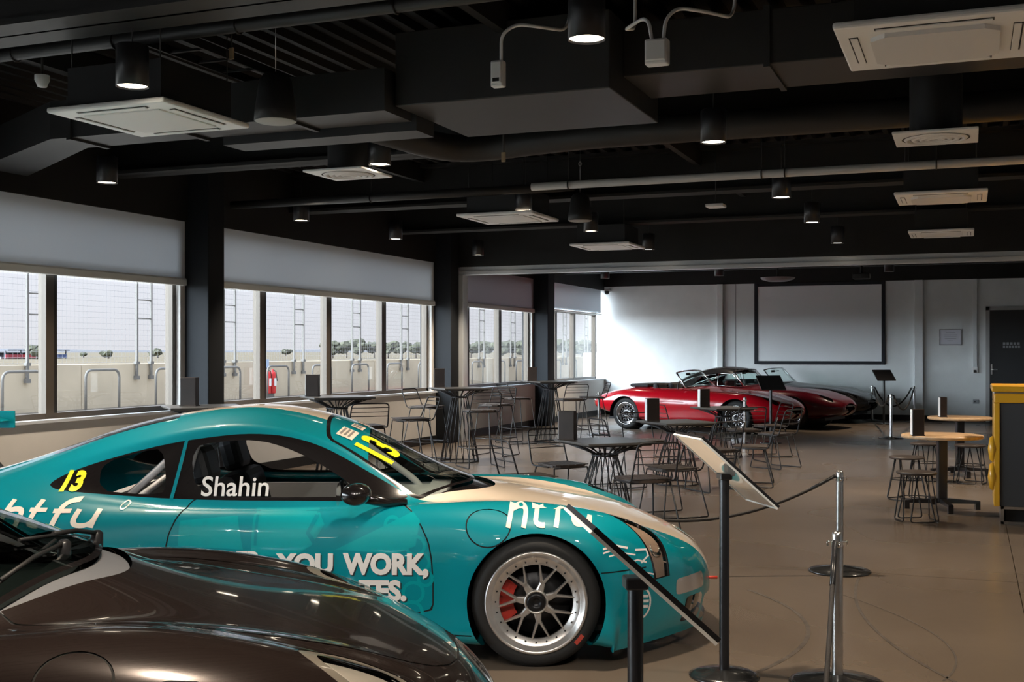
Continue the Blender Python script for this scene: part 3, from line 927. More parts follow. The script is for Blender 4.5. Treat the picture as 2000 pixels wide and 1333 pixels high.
    inn.box((-2.24, -.72, .2 + dz), (-.5, -.69, .74 + dz)); inn.box((-2.24, .69, .2 + dz), (-.5, .72, .74 + dz))
    inn.build('cabin_trim', cfg['cabin'], root)['kind'] = 'stuff'
    for sy in (-.36, .36):
        s_ = MB()
        s_.cbox((-1.55, sy - .23, .22 + dz), (-1.05, sy + .23, .36 + dz), .04)
        s_.cbox((-.09, -.24, 0), (.09, .24, .58), .05, rot(0, -.28, 0, (-1.60, sy, .30 + dz)))
        s_.cbox((-.06, -.13, 0), (.06, .13, .20), .04, rot(0, -.28, 0, (-1.765, sy, .86 + dz)))
        s_.build('seat', cfg['seat'], root)
    swm = MB(); c = Vector((-.98, .36 if cfg.get('lhd', True) else -.36, .70 + dz)); pts = []
    for i in range(24):
        a = 2 * PI * i / 24; pts.append(c + Vector((-.06 * math.sin(a) * 1.0, .17 * math.cos(a), .16 * math.sin(a))))
    swm.tube(pts, .014, 6, closed=True); swm.tube([c, c + Vector((.28, 0, -.05))], .02, 6); swm.tube([pts[0], pts[12]], .012, 6)
    swm.build('steering_wheel', BLACK, root)
    # wheels
    for ax, r in axles:
        for sg in (-1, 1):
            yy = .775 if ax == 0 else .79
            make_wheel(root, ax, sg * yy, r, sg, r, cfg['RR'], .245 if ax == 0 else .29, cfg['spokes'], cfg.get('rim'), cfg.get('tmark', False) and ax == 0, cfg.get('caliper'))
    return body_bvh, S

TRIMB = mat('gloss_black_trim', (0.010, 0.008, 0.008), 0.18, coat=0.5)

# ------------------------------------------------------------------- teal race car
TEAL = mat('teal_race_paint', (0.0, 0.235, 0.285), 0.4, coat=1.0, spec=.15, var=0.05, vscale=1.5)
TEALL = mat('light_teal_vinyl', (0.0, 0.31, 0.34), 0.4, coat=0.8, spec=.15)
CREAM = mat('cream_race_paint', (0.83, 0.70, 0.56), 0.3, coat=1.0)
INTW = mat('race_cabin_white', (0.55, 0.54, 0.53), 0.5)
VINYLW = mat('white_vinyl', (0.80, 0.77, 0.73), 0.4)
VINYLC = mat('cream_vinyl', (0.83, 0.74, 0.62), 0.4)
VINYLY = mat('yellow_vinyl', (0.85, 0.80, 0.02), 0.4)
SHADOWV = mat('dark_teal_vinyl', (0.004, 0.03, 0.035), 0.5)
ux, uy = cw(0.12, 6.62)
racer = thing('race_car', 'teal and cream two-door race car with number 13 and a tall rear wing', 'car', (ux, uy, 0), YAW)
cfg1 = dict(dz=0.0, R=.322, RR=.253, gap=.022, flare=.012, paint=TEAL, paint2=CREAM, trim=TRIMB, glass=glass_mat('race_side_window', (.88, .90, .93)),
            screen=glass_mat('race_windscreen', (.70, .76, .74)), sunstrip=TEAL, cowl_w=.12, cowl_mat=TRIMB, hl_x=.535, hl_y=.655, hl_a=.185, hl_b=.072,
            hl_bowl=mat('bronze_reflector', (.50, .36, .27), .35, .35), foglamp=mat('clear_fog_lamp', (.55, .52, .50), .2, .55, coat=1.0), cabin=INTW, seat=BLACK,
            spokes=7, tmark=True, caliper=mat('red_caliper', (.42, .03, .02), .4), lhd=False)
bvh1, S1 = coupe(racer, cfg1)
# roll cage
cg = MB()
for sg in (-1, 1):
    cg.tube(arc([(-.62, sg * .60, .2), (-.66, sg * .60, .72), (-1.16, sg * .50, 1.10), (-1.78, sg * .48, 1.14), (-1.85, sg * .60, .75), (-1.86, sg * .62, .2)], .12), .021, 8)
    cg.tube([(-1.80, sg * .48, 1.12), (-2.42, sg * .52, .55)], .021, 8)
    cg.tube([(-.70, sg * .62, .62), (-1.86, sg * .62, .30)], .019, 8); cg.tube([(-.66, sg * .62, .30), (-1.86, sg * .62, .62)], .019, 8)
cg.tube([(-1.78, -.48, 1.14), (-1.78, .48, 1.14)], .021, 8); cg.tube([(-1.16, -.50, 1.10), (-1.16, .50, 1.10)], .021, 8)
cg.tube([(-1.80, -.48, 1.12), (-1.86, .60, .45)], .021, 8); cg.tube([(-2.42, -.52, .55), (-1.80, .48, 1.12)], .021, 8)
cg.build('roll_cage', mat('cage_white', (.66, .64, .63), .35, coat=.4), racer)
# mirrors
for sg in (-1, 1):
    mm = MB()
    prof = [(.0001, -.085), (.035, -.08), (.058, -.055), (.066, -.01), (.062, .04), (.05, .07), (.0001, .075)]
    mm.lathe(prof, 20, Matrix.Translation((-.89, sg * .90, .862)) @ Matrix.Rotation(PI / 2, 4, 'X') @ Matrix.Scale(1.15, 4, (1, 0, 0)) @ Matrix.Scale(.85, 4, (0, 1, 0)) @ Matrix.Scale(1.25, 4, (0, 0, 1)))
    mm.tube([(-.86, sg * .83, .835), (-.76, sg * .74, .80), (-.66, sg * .70, .795)], [.028, .026, .018], 8)
    mo = mm.build('door_mirror', TRIMB, racer)
    MB().lathe([(.0001, 0), (.055, 0)], 20, Matrix.Translation((-.978, sg * .90, .862)) @ Matrix.Rotation(-PI / 2, 4, 'Y') @ Matrix.Scale(1.5, 4, (0, 1, 0))).build('mirror_glass', CHROME, mo)
# rear wing
wg = MB(); prof = []
n_ = 14
for i in range(n_ + 1):
    t = i / n_; prof.append((-3.33 - .30 * t, 1.125 + .035 * t + .012 * math.sin(PI * t)))
for i in range(n_, -1, -1):
    t = i / n_; prof.append((-3.33 - .30 * t, 1.125 + .035 * t - .028 * math.sin(PI * t) * (1 - t * .5)))
vs = [(x, y, z) for y in (-.80, .80) for x, z in prof]; k = len(prof)
wg.add(vs, [(i, (i + 1) % k, k + (i + 1) % k, k + i) for i in range(k)], True)
wo = wg.build('rear_wing', TEAL, racer)
for sg in (-1, 1):
    MB().cbox((-3.66, sg * .81 - .007, 1.075), (-3.31, sg * .81 + .007, 1.186), .005).build('end_plate', TEAL, wo)
    MB().prism([(-3.14, .78), (-3.26, .74), (-3.54, 1.12), (-3.44, 1.12)], -.012, .012, Matrix.Translation((0, sg * .42, 0)) @ Matrix.Rotation(PI / 2, 4, 'X')).build('wing_support', BLACK, wo)
# front splitter, tow hook, side skirt edge
MB().tube([(.945, -.22, .318), (1.015, -.22, .318)], .009, 8).build('tow_strap', mat('red_tow_strap', (.55, .05, .03), .5), racer)

# --- lettering
def side_put(V, F, x0, z0, name, m, off=.0025, y=-1.6, ml=.03):
    s_ = decal(bvh1, V, F, lambda a, b: (x0 + a, y, z0 + b), (0, 1, 0), off, ml)
    return s_.build(name, m, racer)
def fit(txt, width, bold=0.0, shear=0.0, sq=1.0):
    V, F = text_mesh(txt, 1.0, bold, shear)
    x0 = min(v[0] for v in V); x1 = max(v[0] for v in V); k = width / (x1 - x0)
    return [((v[0] - x0) * k, v[1] * k * sq) for v in V], F
V, F = fit('Shahin', .345, .012); side_put(V, F, -1.715, .826, 'driver_name', VINYLW, .004)
V, F = fit('13', .105, .05, .08, 1.0); side_put(V, F, -2.435, .855, 'race_number', VINYLY, .004)
for word, x0, z0, wd, sq in (('HARDER', -1.80, .470, .44, 1.25), ('YOU', -1.295, .468, .285, 1.0), ('WORK,', -.962, .465, .428, 1.08), ('TES.', -.882, .335, .238, 1.0)):
    V, F = fit(word, wd, .052, 0, sq)
    side_put(V, F, x0 + .006, z0 - .007, 'slogan_shadow', SHADOWV, .0022); side_put(V, F, x0, z0, 'slogan', VINYLW, .0042)
# team name in rounded italic strokes
def htfu(k=1.0):
    Vs = []; Fs = []
    def add(pts, w_=.026):
        b = len(Vs); v, f = stroke([((x + .22 * y) * k, y * k) for x, y in pts], w_ * k)
        Vs.extend(v); Fs.extend([[i + b for i in q] for q in f])
    def curve(*P, n=8):
        o = []
        for i in range(n + 1):
            t = i / n; o.append(((1 - t) ** 2 * P[0][0] + 2 * t * (1 - t) * P[1][0] + t * t * P[2][0], (1 - t) ** 2 * P[0][1] + 2 * t * (1 - t) * P[1][1] + t * t * P[2][1]))
        return o
    add([(0, 0), (0, .15)]); add([(0, .07)] + curve((.0, .085), (.03, .105), (.06, .10)) + curve((.06, .10), (.085, .095), (.085, .06)) + [(.085, 0)])
    add([(.145, .15), (.145, .04)] + curve((.145, .04), (.15, .008), (.20, .012))); add([(.115, .098), (.20, .098)], .022)
    add([(.265, 0), (.265, .11)] + curve((.265, .11), (.27, .15), (.325, .147))); add([(.235, .092), (.32, .092)], .022)
    add([(.355, .10), (.355, .05)] + curve((.355, .05), (.36, .008), (.41, .012)) + curve((.41, .012), (.445, .015), (.45, .05)) + [(.45, .10)]); add([(.45, .10), (.45, 0)])
    return Vs, Fs
V, F = htfu(1.02); V = [(a, b * .80) for a, b in V]; side_put(V, F, -2.66, .697, 'team_name', VINYLC, .003)
ring = stroke([(.016 * math.cos(a), .016 * math.sin(a)) for a in np.linspace(0, 2 * PI, 17)], .006); side_put(*ring, -2.075, .79, 'registered_mark', VINYLC, .003)
V, F = htfu(.90); side_put(V, F, -.14, .690, 'team_name', VINYLC, .003)
# pale ghost artwork on the door
def blob(cx, cz, rx, rz, a0=0, n=20):
    return [(cx + rx * math.cos(2 * PI * i / n + a0), cz + rz * math.sin(2 * PI * i / n + a0)) for i in range(n)], [list(range(n))]
art = []
for cx, cz, r in ((-.66, .66, .05), (-.60, .60, .045), (-.57, .52, .04), (-.61, .37, .05), (-.62, .27, .055), (-.72, .70, .035), (-.55, .44, .035)):
    art.append(stroke([(cx + r * math.cos(a), cz + r * math.sin(a)) for a in np.linspace(0, 2 * PI, 21)], .016))
art.append(([(-1.42, .55), (-1.42, .77), (-1.10, .77), (-1.06, .70), (-1.12, .60), (-1.2, .55)], [[0, 1, 2, 3, 4, 5]]))
art.append(([(-1.0, .58), (-.62, .76), (-.58, .72), (-.60, .60), (-.7, .56)], [[0, 1, 2, 3, 4]]))
art.append(([(-1.78, .60), (-1.78, .72), (-1.50, .74), (-1.46, .58)], [[0, 1, 2, 3]]))
for q in art:
    side_put(*q, 0, 0, 'door_artwork', TEALL, .0012)
for q in (stroke([(-1.10, .74), (-1.14, .66), (-1.08, .58), (-1.10, .52)], .022), stroke([(-1.02, .72), (-.97, .66), (-1.02, .60)], .02), stroke([(-1.40, .60), (-1.40, .76)], .014)):
    side_put(*q, 0, 0, 'door_artwork', TEAL, .0022)
# badge and small sponsor lines near the front corner
def front_put(V, F, c, name, m, off=.003):
    """projected along a slanted view on to the front corner"""
    d = Vector((-.62, .78, 0)); t_ = Vector((.78, .62, 0))
    s_ = decal(bvh1, V, F, lambda a, b: tuple(Vector(c) + t_ * a + Vector((0, 0, b)) - d * .3), tuple(d), off, .02)
    return s_.build(name, m, racer)
cc = Vector((.52, -.78, .30))
V, F = stroke([(.062 * math.cos(a), .075 * math.sin(a)) for a in np.linspace(0, 2 * PI, 25)], .012); front_put(V, F, cc, 'round_badge', VINYLW)
for yy, hw in ((.03, .045), (.005, .05), (-.022, .045)):
    V, F = stroke([(-hw, yy), (0, yy + .006), (hw, yy)], .014); front_put(V, F, cc, 'round_badge', VINYLW)
for (x0, x1, z, s_) in ((.33, .46, .585, .010), (.33, .43, .565, .008), (.36, .50, .548, .007), (.46, .56, .505, .008), (.50, .60, .44, .007), (.48, .57, .425, .006)):
    V, F = stroke([(x0, z), ((x0 + x1) / 2, z + .012), (x1, z - .006)], s_); side_put(V, F, 0, 0, 'sponsor_script', VINYLW, .003)
V, F = stroke([(.53, .50), (.57, .53), (.56, .56), (.50, .565)], .010); side_put(V, F, 0, 0, 'sponsor_script', VINYLW, .003)
# windscreen number and sponsor blocks
def screen_put(V, F, c, name, m, off=.004):
    d = Vector((-.60, 0, -.80)); up = Vector((-.80, 0, .60))
    s_ = decal(bvh1, V, F, lambda a, b: tuple(Vector(c) + Vector((0, a, 0)) + up * b), tuple(d), off, .03)
    return s_.build(name, m, racer)
V, F = fit('13', .235, .03, 0, 1.0); screen_put(V, F, (-.76, -.47, .98), 'race_number', VINYLY)
for (y0, y1, b0, b1) in ((-.43, -.27, .24, .33), (-.19, -.06, .24, .31), (.06, .19, .24, .31), (.27, .43, .24, .33)):
    V, F = [(y0, b0), (y1, b0), (y1, b1), (y0, b1)], [[0, 1, 2, 3]]; screen_put(V, F, (-.76, 0, .98), 'sponsor_block', VINYLC)
    for q in (.3, .55, .8):
        b = b0 + (b1 - b0) * q
        V, F = [(y0 + .02, b - .006), (y1 - .02, b - .006), (y1 - .02, b + .006), (y0 + .02, b + .006)], [[0, 1, 2, 3]]
        screen_put(V, F, (-.76, 0, .98), 'sponsor_block', mat('grey_vinyl', (.25, .22, .20), .5), .006)
# nose roundel
def top_put(V, F, x0, y0, name, m, off=.003):
    s_ = decal(bvh1, V, F, lambda a, b: (x0 + a, y0 + b, 2.0), (0, 0, -1), off, .02)
    return s_.build(name, m, racer)
V, F = blob(0, 0, .055, .075); top_put(V, F, .86, 0, 'nose_roundel', TEAL, .003)
V, F = stroke([(.06 * math.cos(a), .082 * math.sin(a)) for a in np.linspace(0, 2 * PI, 25)], .014); top_put(V, F, .86, 0, 'nose_roundel', VINYLW, .0045)
V, F = [(-.012, -.01), (.012, -.01), (.012, .01), (-.012, .01)], [[0, 1, 2, 3]]; top_put(V, F, .74, -.12, 'bonnet_catch', mat('red_catch', (.5, .02, .02), .4), .005)

# ------------------------------------------------------------------- dark brown road coupe in the foreground
ux, uy = cw(-1.02, 3.83)
dark = thing('sports_car', 'dark brown metallic coupe in the foreground with clear oval headlamps', 'car', (ux, uy, 0), YAW + math.radians(9))
BROWN = mat('dark_brown_metallic', (0.030, 0.021, 0.019), 0.22, 0.35, coat=1.0, var=.15, vscale=400)
cfg2 = dict(hood_line=True, hl_band=.028, dz=0.018, R=.335, RR=.245, gap=.035, flare=.0, cowl=.04, wing_drop=.035, paint=BROWN, trim=TRIMB, glass=glass_mat('tinted_side_window', (.30, .33, .33)),
            screen=glass_mat('road_windscreen', (.45, .55, .52)), cowl_w=.10, cowl_mat=mat('cowl_plastic', (.16, .165, .18), .45), hl_x=.52, hl_y=.66, hl_a=.20, hl_b=.105,
            hl_bowl=mat('silver_reflector', (.66, .63, .58), .3, .4), hl_rim=mat('taupe_lamp_surround', (.20, .18, .15), .3, coat=.5), cabin=mat('dark_cabin', (.02, .02, .02), .7), seat=mat('black_leather', (.015, .015, .015), .5),
            spokes=7, rim=mat('silver_rim', (.5, .5, .5), .3, .9), fuel_r=.10, lhd=False)
bvh2, S2 = coupe(dark, cfg2)
# wipers
def on2(x, y, o=.02):
    h = bvh2.ray_cast(Vector((x, y, 2.0)), Vector((0, 0, -1)))
    return h[0] + Vector((-.0, 0, o))
for (a, b, c) in (((-.42, -.10), (-.52, -.45), (-.60, -.60)), ((-.40, .32), (-.47, -.02), (-.53, -.20))):
    wp = MB(); p = [on2(*a, .03), on2(*b, .025), on2(*c, .018)]
    wp.tube([p[0], p[0] * .5 + p[1] * .5 + Vector((0, 0, .01)), p[1]], .008, 6); wp.tube([on2(a[0] - .04, a[1] + .06, .012), p[1] - Vector((0, 0, .005)), p[2]], .006, 6)
    wo2 = wp.build('wiper', BLACK, dark)
    MB().lathe([(.022, -.02), (.022, .03), (.012, .04), (.0001, .042)], 14, Matrix.Translation(on2(*a, 0))).build('wiper_pivot', STEELB, wo2)
for sg in (-1, 1):
    mm = MB()
    mm.lathe([(.0001, -.085), (.04, -.08), (.062, -.055), (.07, -.01), (.065, .04), (.05, .07), (.0001, .075)], 20, Matrix.Translation((-1.30, sg * .92, .93)) @ Matrix.Rotation(PI / 2, 4, 'X') @ Matrix.Scale(1.25, 4, (1, 0, 0)) @ Matrix.Scale(1.3, 4, (0, 0, 1)))
    mm.tube([(-1.27, sg * .84, .90), (-1.22, sg * .76, .86), (-1.18, sg * .71, .84)], [.03, .028, .02], 8)
    mm.build('door_mirror', BROWN, dark)

# =================================================================== CEILING FITTINGS
# downlights -----------------------------------------------------------------
GLOW = mat('lit_diffuser', (0.9, 0.85, 0.75), 0.5, emit=(1.0, 0.86, 0.66), estr=9.0)
def make_downlight(label):
    t = thing('pendant_downlight', label, 'lamp', group='black cylinder downlights under the ceiling')
    MB().lathe([(.0001, .25), (.088, .25), (.096, .242), (.096, .0), (.094, .0), (.090, .012)], 28).build('cylinder_housing', mat('black_lamp_enamel', (.014, .014, .017), .38), t)
    MB().lathe([(.0905, .012), (.0001, .012)], 28).build('diffuser', GLOW, t)
    MB().tube([(0, 0, .25), (0, 0, DECK + .085 - 3.15)], .004, 6).build('suspension_rod', BLACK, t)
    return t
def lamp_light(parent):
    ld = bpy.data.lights.new('downlight_beam', 'SPOT'); ld.energy = LAMP_W; ld.color = (1.0, .83, .64)
    ld.spot_size = math.radians(95); ld.spot_blend = 0.8; ld.shadow_soft_size = 0.07
    lo = bpy.data.objects.new('downlight_beam', ld); COL.objects.link(lo); lo.parent = parent; lo.location = (0, 0, -.012)
rowsY = [(5.6, 'first'), (8.72, 'second'), (12.12, 'third'), (14.6, 'fourth'), (17.55, 'fifth')]
colsX = [(-7.55, 'column nearest the windows'), (-4.66, 'middle column'), (-1.81, 'column furthest from the windows')]
proto = None
for (y, rn) in rowsY:
    for (x, cn) in colsX:
        lab = 'black cylinder downlight, %s row from the camera, %s' % (rn, cn)
        if y == 5.6 and x == -7.55:
            continue
        if proto is None:
            proto = make_downlight(lab); t = proto
        else:
            t = copy_tree(proto); t['label'] = lab
        t.location = (x, y, 3.15)
        if t is proto: lamp_light(t)
k = 0
for (x, y) in [(-1.81, 2.3), (-4.66, 2.3), (1.04, 2.3), (1.04, 5.6), (1.04, 8.72), (1.04, 12.12), (1.04, 14.6), (-4.66, -1.0), (-1.81, -1.0), (3.9, 5.6), (3.9, 12.12), (1.04, 17.55)]:
    t = copy_tree(proto); t['label'] = 'black cylinder downlight outside the photograph, above the showroom floor'; t.location = (x, y, 3.15)
# far room
for (x, y, lab) in [(-4.9, 24.2, 'small downlight in the far room left of the projector screen'), (-1.5, 24.2, 'small downlight in the far room before the framed certificate'), (-7.4, 24.2, 'small downlight in the far room near the windows')]:
    t = copy_tree(proto); t['label'] = lab; t.location = (x, y, 3.15)

# added fill spotlights, out of view over the near end, brightening the teal car
def added_fill_spot(u, d, aim, label):
    x, y = cw(u, d); ax_, ay_ = cw(*aim[:2]); D_ = Vector((ax_ - x, ay_ - y, aim[2] - 3.30)).normalized()
    t = thing('added_fill_spotlight', label, 'lamp', (x, y, 3.30), group='added fill spotlights above the near end')
    Q = Vector((0, 0, -1)).rotation_difference(D_).to_matrix().to_4x4()
    MB().lathe([(.0001, .10), (.045, .10), (.05, .09), (.055, -.06), (.05, -.06), (.047, -.05)], 20, Q).build('added_fill_housing', BLACK, t)
    MB().lathe([(.047, -.05), (.0001, -.05)], 20, Q).build('added_fill_lens', GLOW, t)
    MB().tube([(0, 0, .05), (0, 0, DECK + .05 - 3.30)], .008, 6).build('stem', BLACK, t)
    ld = bpy.data.lights.new('spot_beam', 'SPOT'); ld.energy = 110; ld.color = (1.0, .92, .82); ld.spot_size = math.radians(62); ld.spot_blend = .9; ld.shadow_soft_size = .06
    lo = bpy.data.objects.new('spot_beam', ld); COL.objects.link(lo); lo.parent = t; lo.location = D_ * .08; lo.rotation_euler = D_.to_track_quat('-Z', 'Y').to_euler()
for (u, d, aim, lab) in ((-2.3, 1.6, (-1.9, 5.9, .75), 'first added fill spotlight, turned on the tail of the teal car'), (-1.0, 1.4, (-1.0, 5.9, .65), 'second added fill spotlight, turned on the door of the teal car'), (.4, 1.6, (.0, 6.0, .6), 'third added fill spotlight, turned on the front wheel of the teal car'), (1.6, 2.4, (.7, 6.4, .6), 'fourth added fill spotlight, turned on the nose of the teal car')):
    added_fill_spot(u, d, aim, lab)

# ceiling cassettes ------------------------------------------------------------
CASM = mat('cassette_white', (0.95, 0.95, 0.94), 0.4)
CASG = mat('cassette_grille', (0.86, 0.86, 0.85), 0.5)
GAPM = mat('slot_shadow', (0.03, 0.03, 0.03), 0.7)
def cassette(x, y, label, s=.92, style=0):
    t = thing('ceiling_cassette', label, 'air conditioner', (x, y, 3.10), group='white air conditioning cassettes')
    h = s / 2
    m = MB(); m.cbox((-h, -h, 0), (h, h, .035), .012); m.build('panel', CASM, t)
    g = .30 * s / .92
    if style == 0:
        MB().cbox((-g, -g, -.008), (g, g, .004), .006).build('intake_grille', CASG, t)
    else:
        m = MB(); c_ = .07; m.prism([(-g + c_, -g), (g - c_, -g), (g, -g + c_), (g, g - c_), (g - c_, g), (-g + c_, g), (-g, g - c_), (-g, -g + c_)], -.022, .004)
        m.build('centre_cover', WHITEP, t)
    for k in range(4):
        M = Matrix.Rotation(k * PI / 2, 4, 'Z')
        MB().box((-g * .9, g + .055, -.0015), (g * .9, g + .10, .002), M).build('air_slot', GAPM, t)
        MB().cbox((-g * .88, g + .058, -.010), (g * .88, g + .092, -.002), .003, M).build('louvre', CASM, t)
    m = MB(); m.box((-.40 * s, -.40 * s, .035), (.40 * s, .40 * s, .30)); m.build('casing', BLACK, t)
    for sx_ in (-1, 1):
        for sy_ in (-1, 1):
            MB().tube([(sx_ * .38 * s, sy_ * .38 * s, .3), (sx_ * .38 * s, sy_ * .38 * s, DECK - 3.1)], .005, 6).build('hanger_rod', BLACK, t)
cassette(-5.06, 6.27, 'white square air conditioner cassette at upper left beside the hanging speaker')
cassette(-0.16, 6.13, 'large white air conditioner cassette with a raised centre cover at upper right', .90, 1)
cassette(-4.98, 12.47, 'white air conditioner cassette hanging below the middle of the ceiling')
cassette(-0.27, 12.40, 'white air conditioner cassette right of the long pale pipe', .86, 1)
cassette(-4.97, 16.40, 'thin-looking white air conditioner cassette far back above the bar tables', .90)
cassette(-0.35, 16.20, 'thin-looking white air conditioner cassette far back at right', .80)

# square vents with a round diffuser
def vent(x, y, label):
    t = thing('ceiling_vent', label, 'vent', (x, y, 3.10), group='square ceiling air vents')
    m = MB(); m.cbox((-.285, -.285, 0), (.285, .285, .02), .006); m.build('plate', CASM, t)
    for r in (.22, .17, .12, .07):
        MB().lathe([(r, -.001), (r - .012, -.012), (r - .034, -.012), (r - .036, -.001)], 32).build('swirl_ring', CASG, t)
    MB().lathe([(.232, -.0015), (.0001, -.0015)], 32).build('recess', GAPM, t)
    for k in range(12):
        a = 2 * PI * k / 12
        MB().box((.05, -.005, -.008), (.21, .005, -.003), Matrix.Rotation(a, 4, 'Z')).build('swirl_vane', CASG, t)
    MB().lathe([(.18, .02), (.18, .45)], 20).build('flexible_neck', BLACK, t)
vent(-5.02, 8.82, 'square white ceiling vent with round swirl near the second row of downlights')
vent(-0.23, 8.87, 'square white ceiling vent with round swirl between the two right-hand cassettes')

# hanging speakers ----------------------------------------------------------------
def speaker(x, y, z, label):
    t = thing('pendant_speaker', label, 'speaker', (x, y, z), group='black pendant speakers')
    MB().lathe([(.0001, .30), (.03, .30), (.075, .285), (.10, .25), (.128, .06), (.132, .0), (.124, -.004)], 28).build('bell_housing', mat('black_speaker_shell', (.012, .012, .013), .5), t)
    MB().lathe([(.126, -.004), (.112, -.010), (.0001, -.012)], 28).build('grille', mat('pale_speaker_grille', (.42, .42, .42), .6, bump=.4, bscale=300), t)
    MB().tube([(0, 0, .30), (0, 0, .62), (.006, 0, DECK - z)], .003, 6).build('hanging_cable', BRUSHED, t)
    MB().tube([(.016 * math.cos(a), 0, .62 + .022 * math.sin(a)) for a in np.linspace(0, 2 * PI, 14)], .004, 6).build('hook', BRUSHED, t)
speaker(-4.01, 6.14, 3.0, 'black bell shaped pendant speaker hanging beside the upper left cassette')
speaker(-3.97, 12.05, 3.0, 'smaller looking black pendant speaker hanging further back')

# ducts -------------------------------------------------------------------------
def duct(label, parts, flanges=()):
    t = thing('ventilation_duct', label, 'duct', (0, 0, 0))
    for p in parts:
        p.build('duct_section', DUCTM, t)
    for f_ in flanges:
        MB().box(*f_).build('flange', DUCTM, t)
    return t
sec1 = MB().cbox((-3.78, 7.30, 3.30), (-2.2, 8.57, 3.82), .008)
sec2 = MB().cbox((-2.2, 7.62, 3.44), (2.6, 8.35, 3.80), .008)
duct('large dark rectangular air duct with a wide plenum box over the middle of the room', [sec1, sec2], [((-1.25, 7.6, 3.42), (-1.21, 8.37, 3.82)), ((.6, 7.6, 3.42), (.64, 8.37, 3.82))])
sec3 = MB().box((-6.78, 7.18, 3.25), (-3.8, 7.60, 3.55))
sec4 = MB(); sec4.prism([(-6.78, 7.18), (-6.78, 7.60), (-8.42, 8.62), (-8.42, 8.05)], 3.25, 3.55)
duct('long dark air duct bending down to the window wall at left', [sec3, sec4], [((-5.62, 7.16, 3.23), (-5.58, 7.62, 3.57)), ((-4.62, 7.16, 3.23), (-4.58, 7.62, 3.57)), ((-6.60, 7.16, 3.23), (-6.56, 7.62, 3.57))])
sec5 = MB().box((-5.5, 7.68, 3.20), (-3.80, 7.98, 3.42))
duct('narrow dark air duct tucked behind the longer one', [sec5])
rd = MB(); rd.tube(arc([(-4.45, 8.12, 3.36), (-4.30, 9.5, 3.36), (-3.2, 9.45, 3.42), (2.4, 9.45, 3.42)], .5, 8), .12, 16)
tag(rd.build('round_duct', DUCTM), 'round dark flexible duct curving behind the plenum box', 'duct')
# pipes -----------------------------------------------------------------------------
def pipe(label, pts, r, m_, brackets=()):
    t = thing('ceiling_pipe', label, 'pipe', (0, 0, 0))
    MB().tube(pts, r, 12).build('pipe_run', m_, t)
    for b in brackets:
        x, y, z = b
        MB().tube([(x + 0, y + (r + .006) * math.cos(a), z + (r + .006) * math.sin(a)) for a in np.linspace(0, 2 * PI, 12)], .007, 5).build('pipe_clamp', BLACK, t)
        MB().tube([(x, y, z + r), (x, y, DECK)], .005, 5).build('hanger_rod', BLACK, t)
PALEP = mat('pale_pipe_paint', (0.50, 0.47, 0.43), 0.45)
pipe('long pale pipe running across the room below the ceiling', [(-4.42, 11.75, 3.35), (RX - .1, 11.75, 3.35)], .042, PALEP, [(-4.0, 11.75, 3.35), (-1.95, 11.75, 3.35), (-1.72, 11.75, 3.35), (-.3, 11.75, 3.35), (1.6, 11.75, 3.35), (3.6, 11.75, 3.35)])
pipe('grey pipe from the first charcoal pier towards the pale pipe', [(WX + .05, 11.95, 3.36), (-4.0, 11.95, 3.36)], .05, DUCTM, [(-6.5, 11.95, 3.36)])
pipe('black pipe under the first roof beam at upper left', [(WX + .05, 6.06, 3.58), (-2.9, 6.0, 3.58), (RX - .2, 6.0, 3.58)], .045, DUCTM, [(-6.0, 6.04, 3.58), (-5.15, 6.03, 3.58), (-4.2, 6.02, 3.58), (-3.1, 6.0, 3.58)])
# cable tray
t = thing('cable_tray', 'black cable tray running away behind the upper left downlight', 'cable tray')
for x in (-5.15, -4.85):
    MB().box((x, 6.1, 3.62), (x + .02, 10.0, 3.68)).build('tray_rail', BLACK, t)
for i in range(13):
    y = 6.25 + .3 * i
    MB().box((-5.15, y, 3.625), (-4.83, y + .025, 3.64)).build('tray_rung', BLACK, t)
# power boxes with white conduit
def power_box(x, y, z, w_, h_, d_, loops, label, double=False):
    t = thing('power_outlet_box', label, 'outlet', (x, y, z), group='white suspended power boxes')
    MB().cbox((-w_ / 2, -d_ / 2, 0), (w_ / 2, d_ / 2, h_), .01).build('casing', WHITEP, t)
    MB().cbox((-w_ / 2 + .008, -d_ / 2 - .012, .02), (w_ / 2 - .008, -d_ / 2 + .002, h_ - .01), .006).build('face_plate', WHITEP, t)
    if not double:
        MB().box((-.022, -d_ / 2 - .0135, .03), (.022, -d_ / 2 - .011, .052)).build('socket', BLACK, t)
    for (x0, pts) in loops:
        MB().tube(arc([(x0, 0, h_ - .01)] + pts, .14, 8), .011, 8).build('white_conduit', WHITEP, t)
power_box(-2.745, 6.70, 3.22, .085, .165, .06, [(.02, [(.02, 0, .33), (.10, .05, .40), (.22, .1, .385), (.30, .5, .45), (.30, .5, .76)])], 'small white power outlet hanging on a white conduit before the duct')
power_box(-1.70, 6.60, 3.24, .135, .15, .08, [(-.03, [(-.05, 0, .26), (-.10, .05, .30), (-.22, .1, .26), (-.3, .6, .4), (-.3, .6, .74)]), (.035, [(.05, 0, .27), (.11, .05, .34), (.24, .1, .32), (.34, .6, .4), (.34, .6, .74)])], 'square white power box with two white conduits right of the nearest downlight', True)
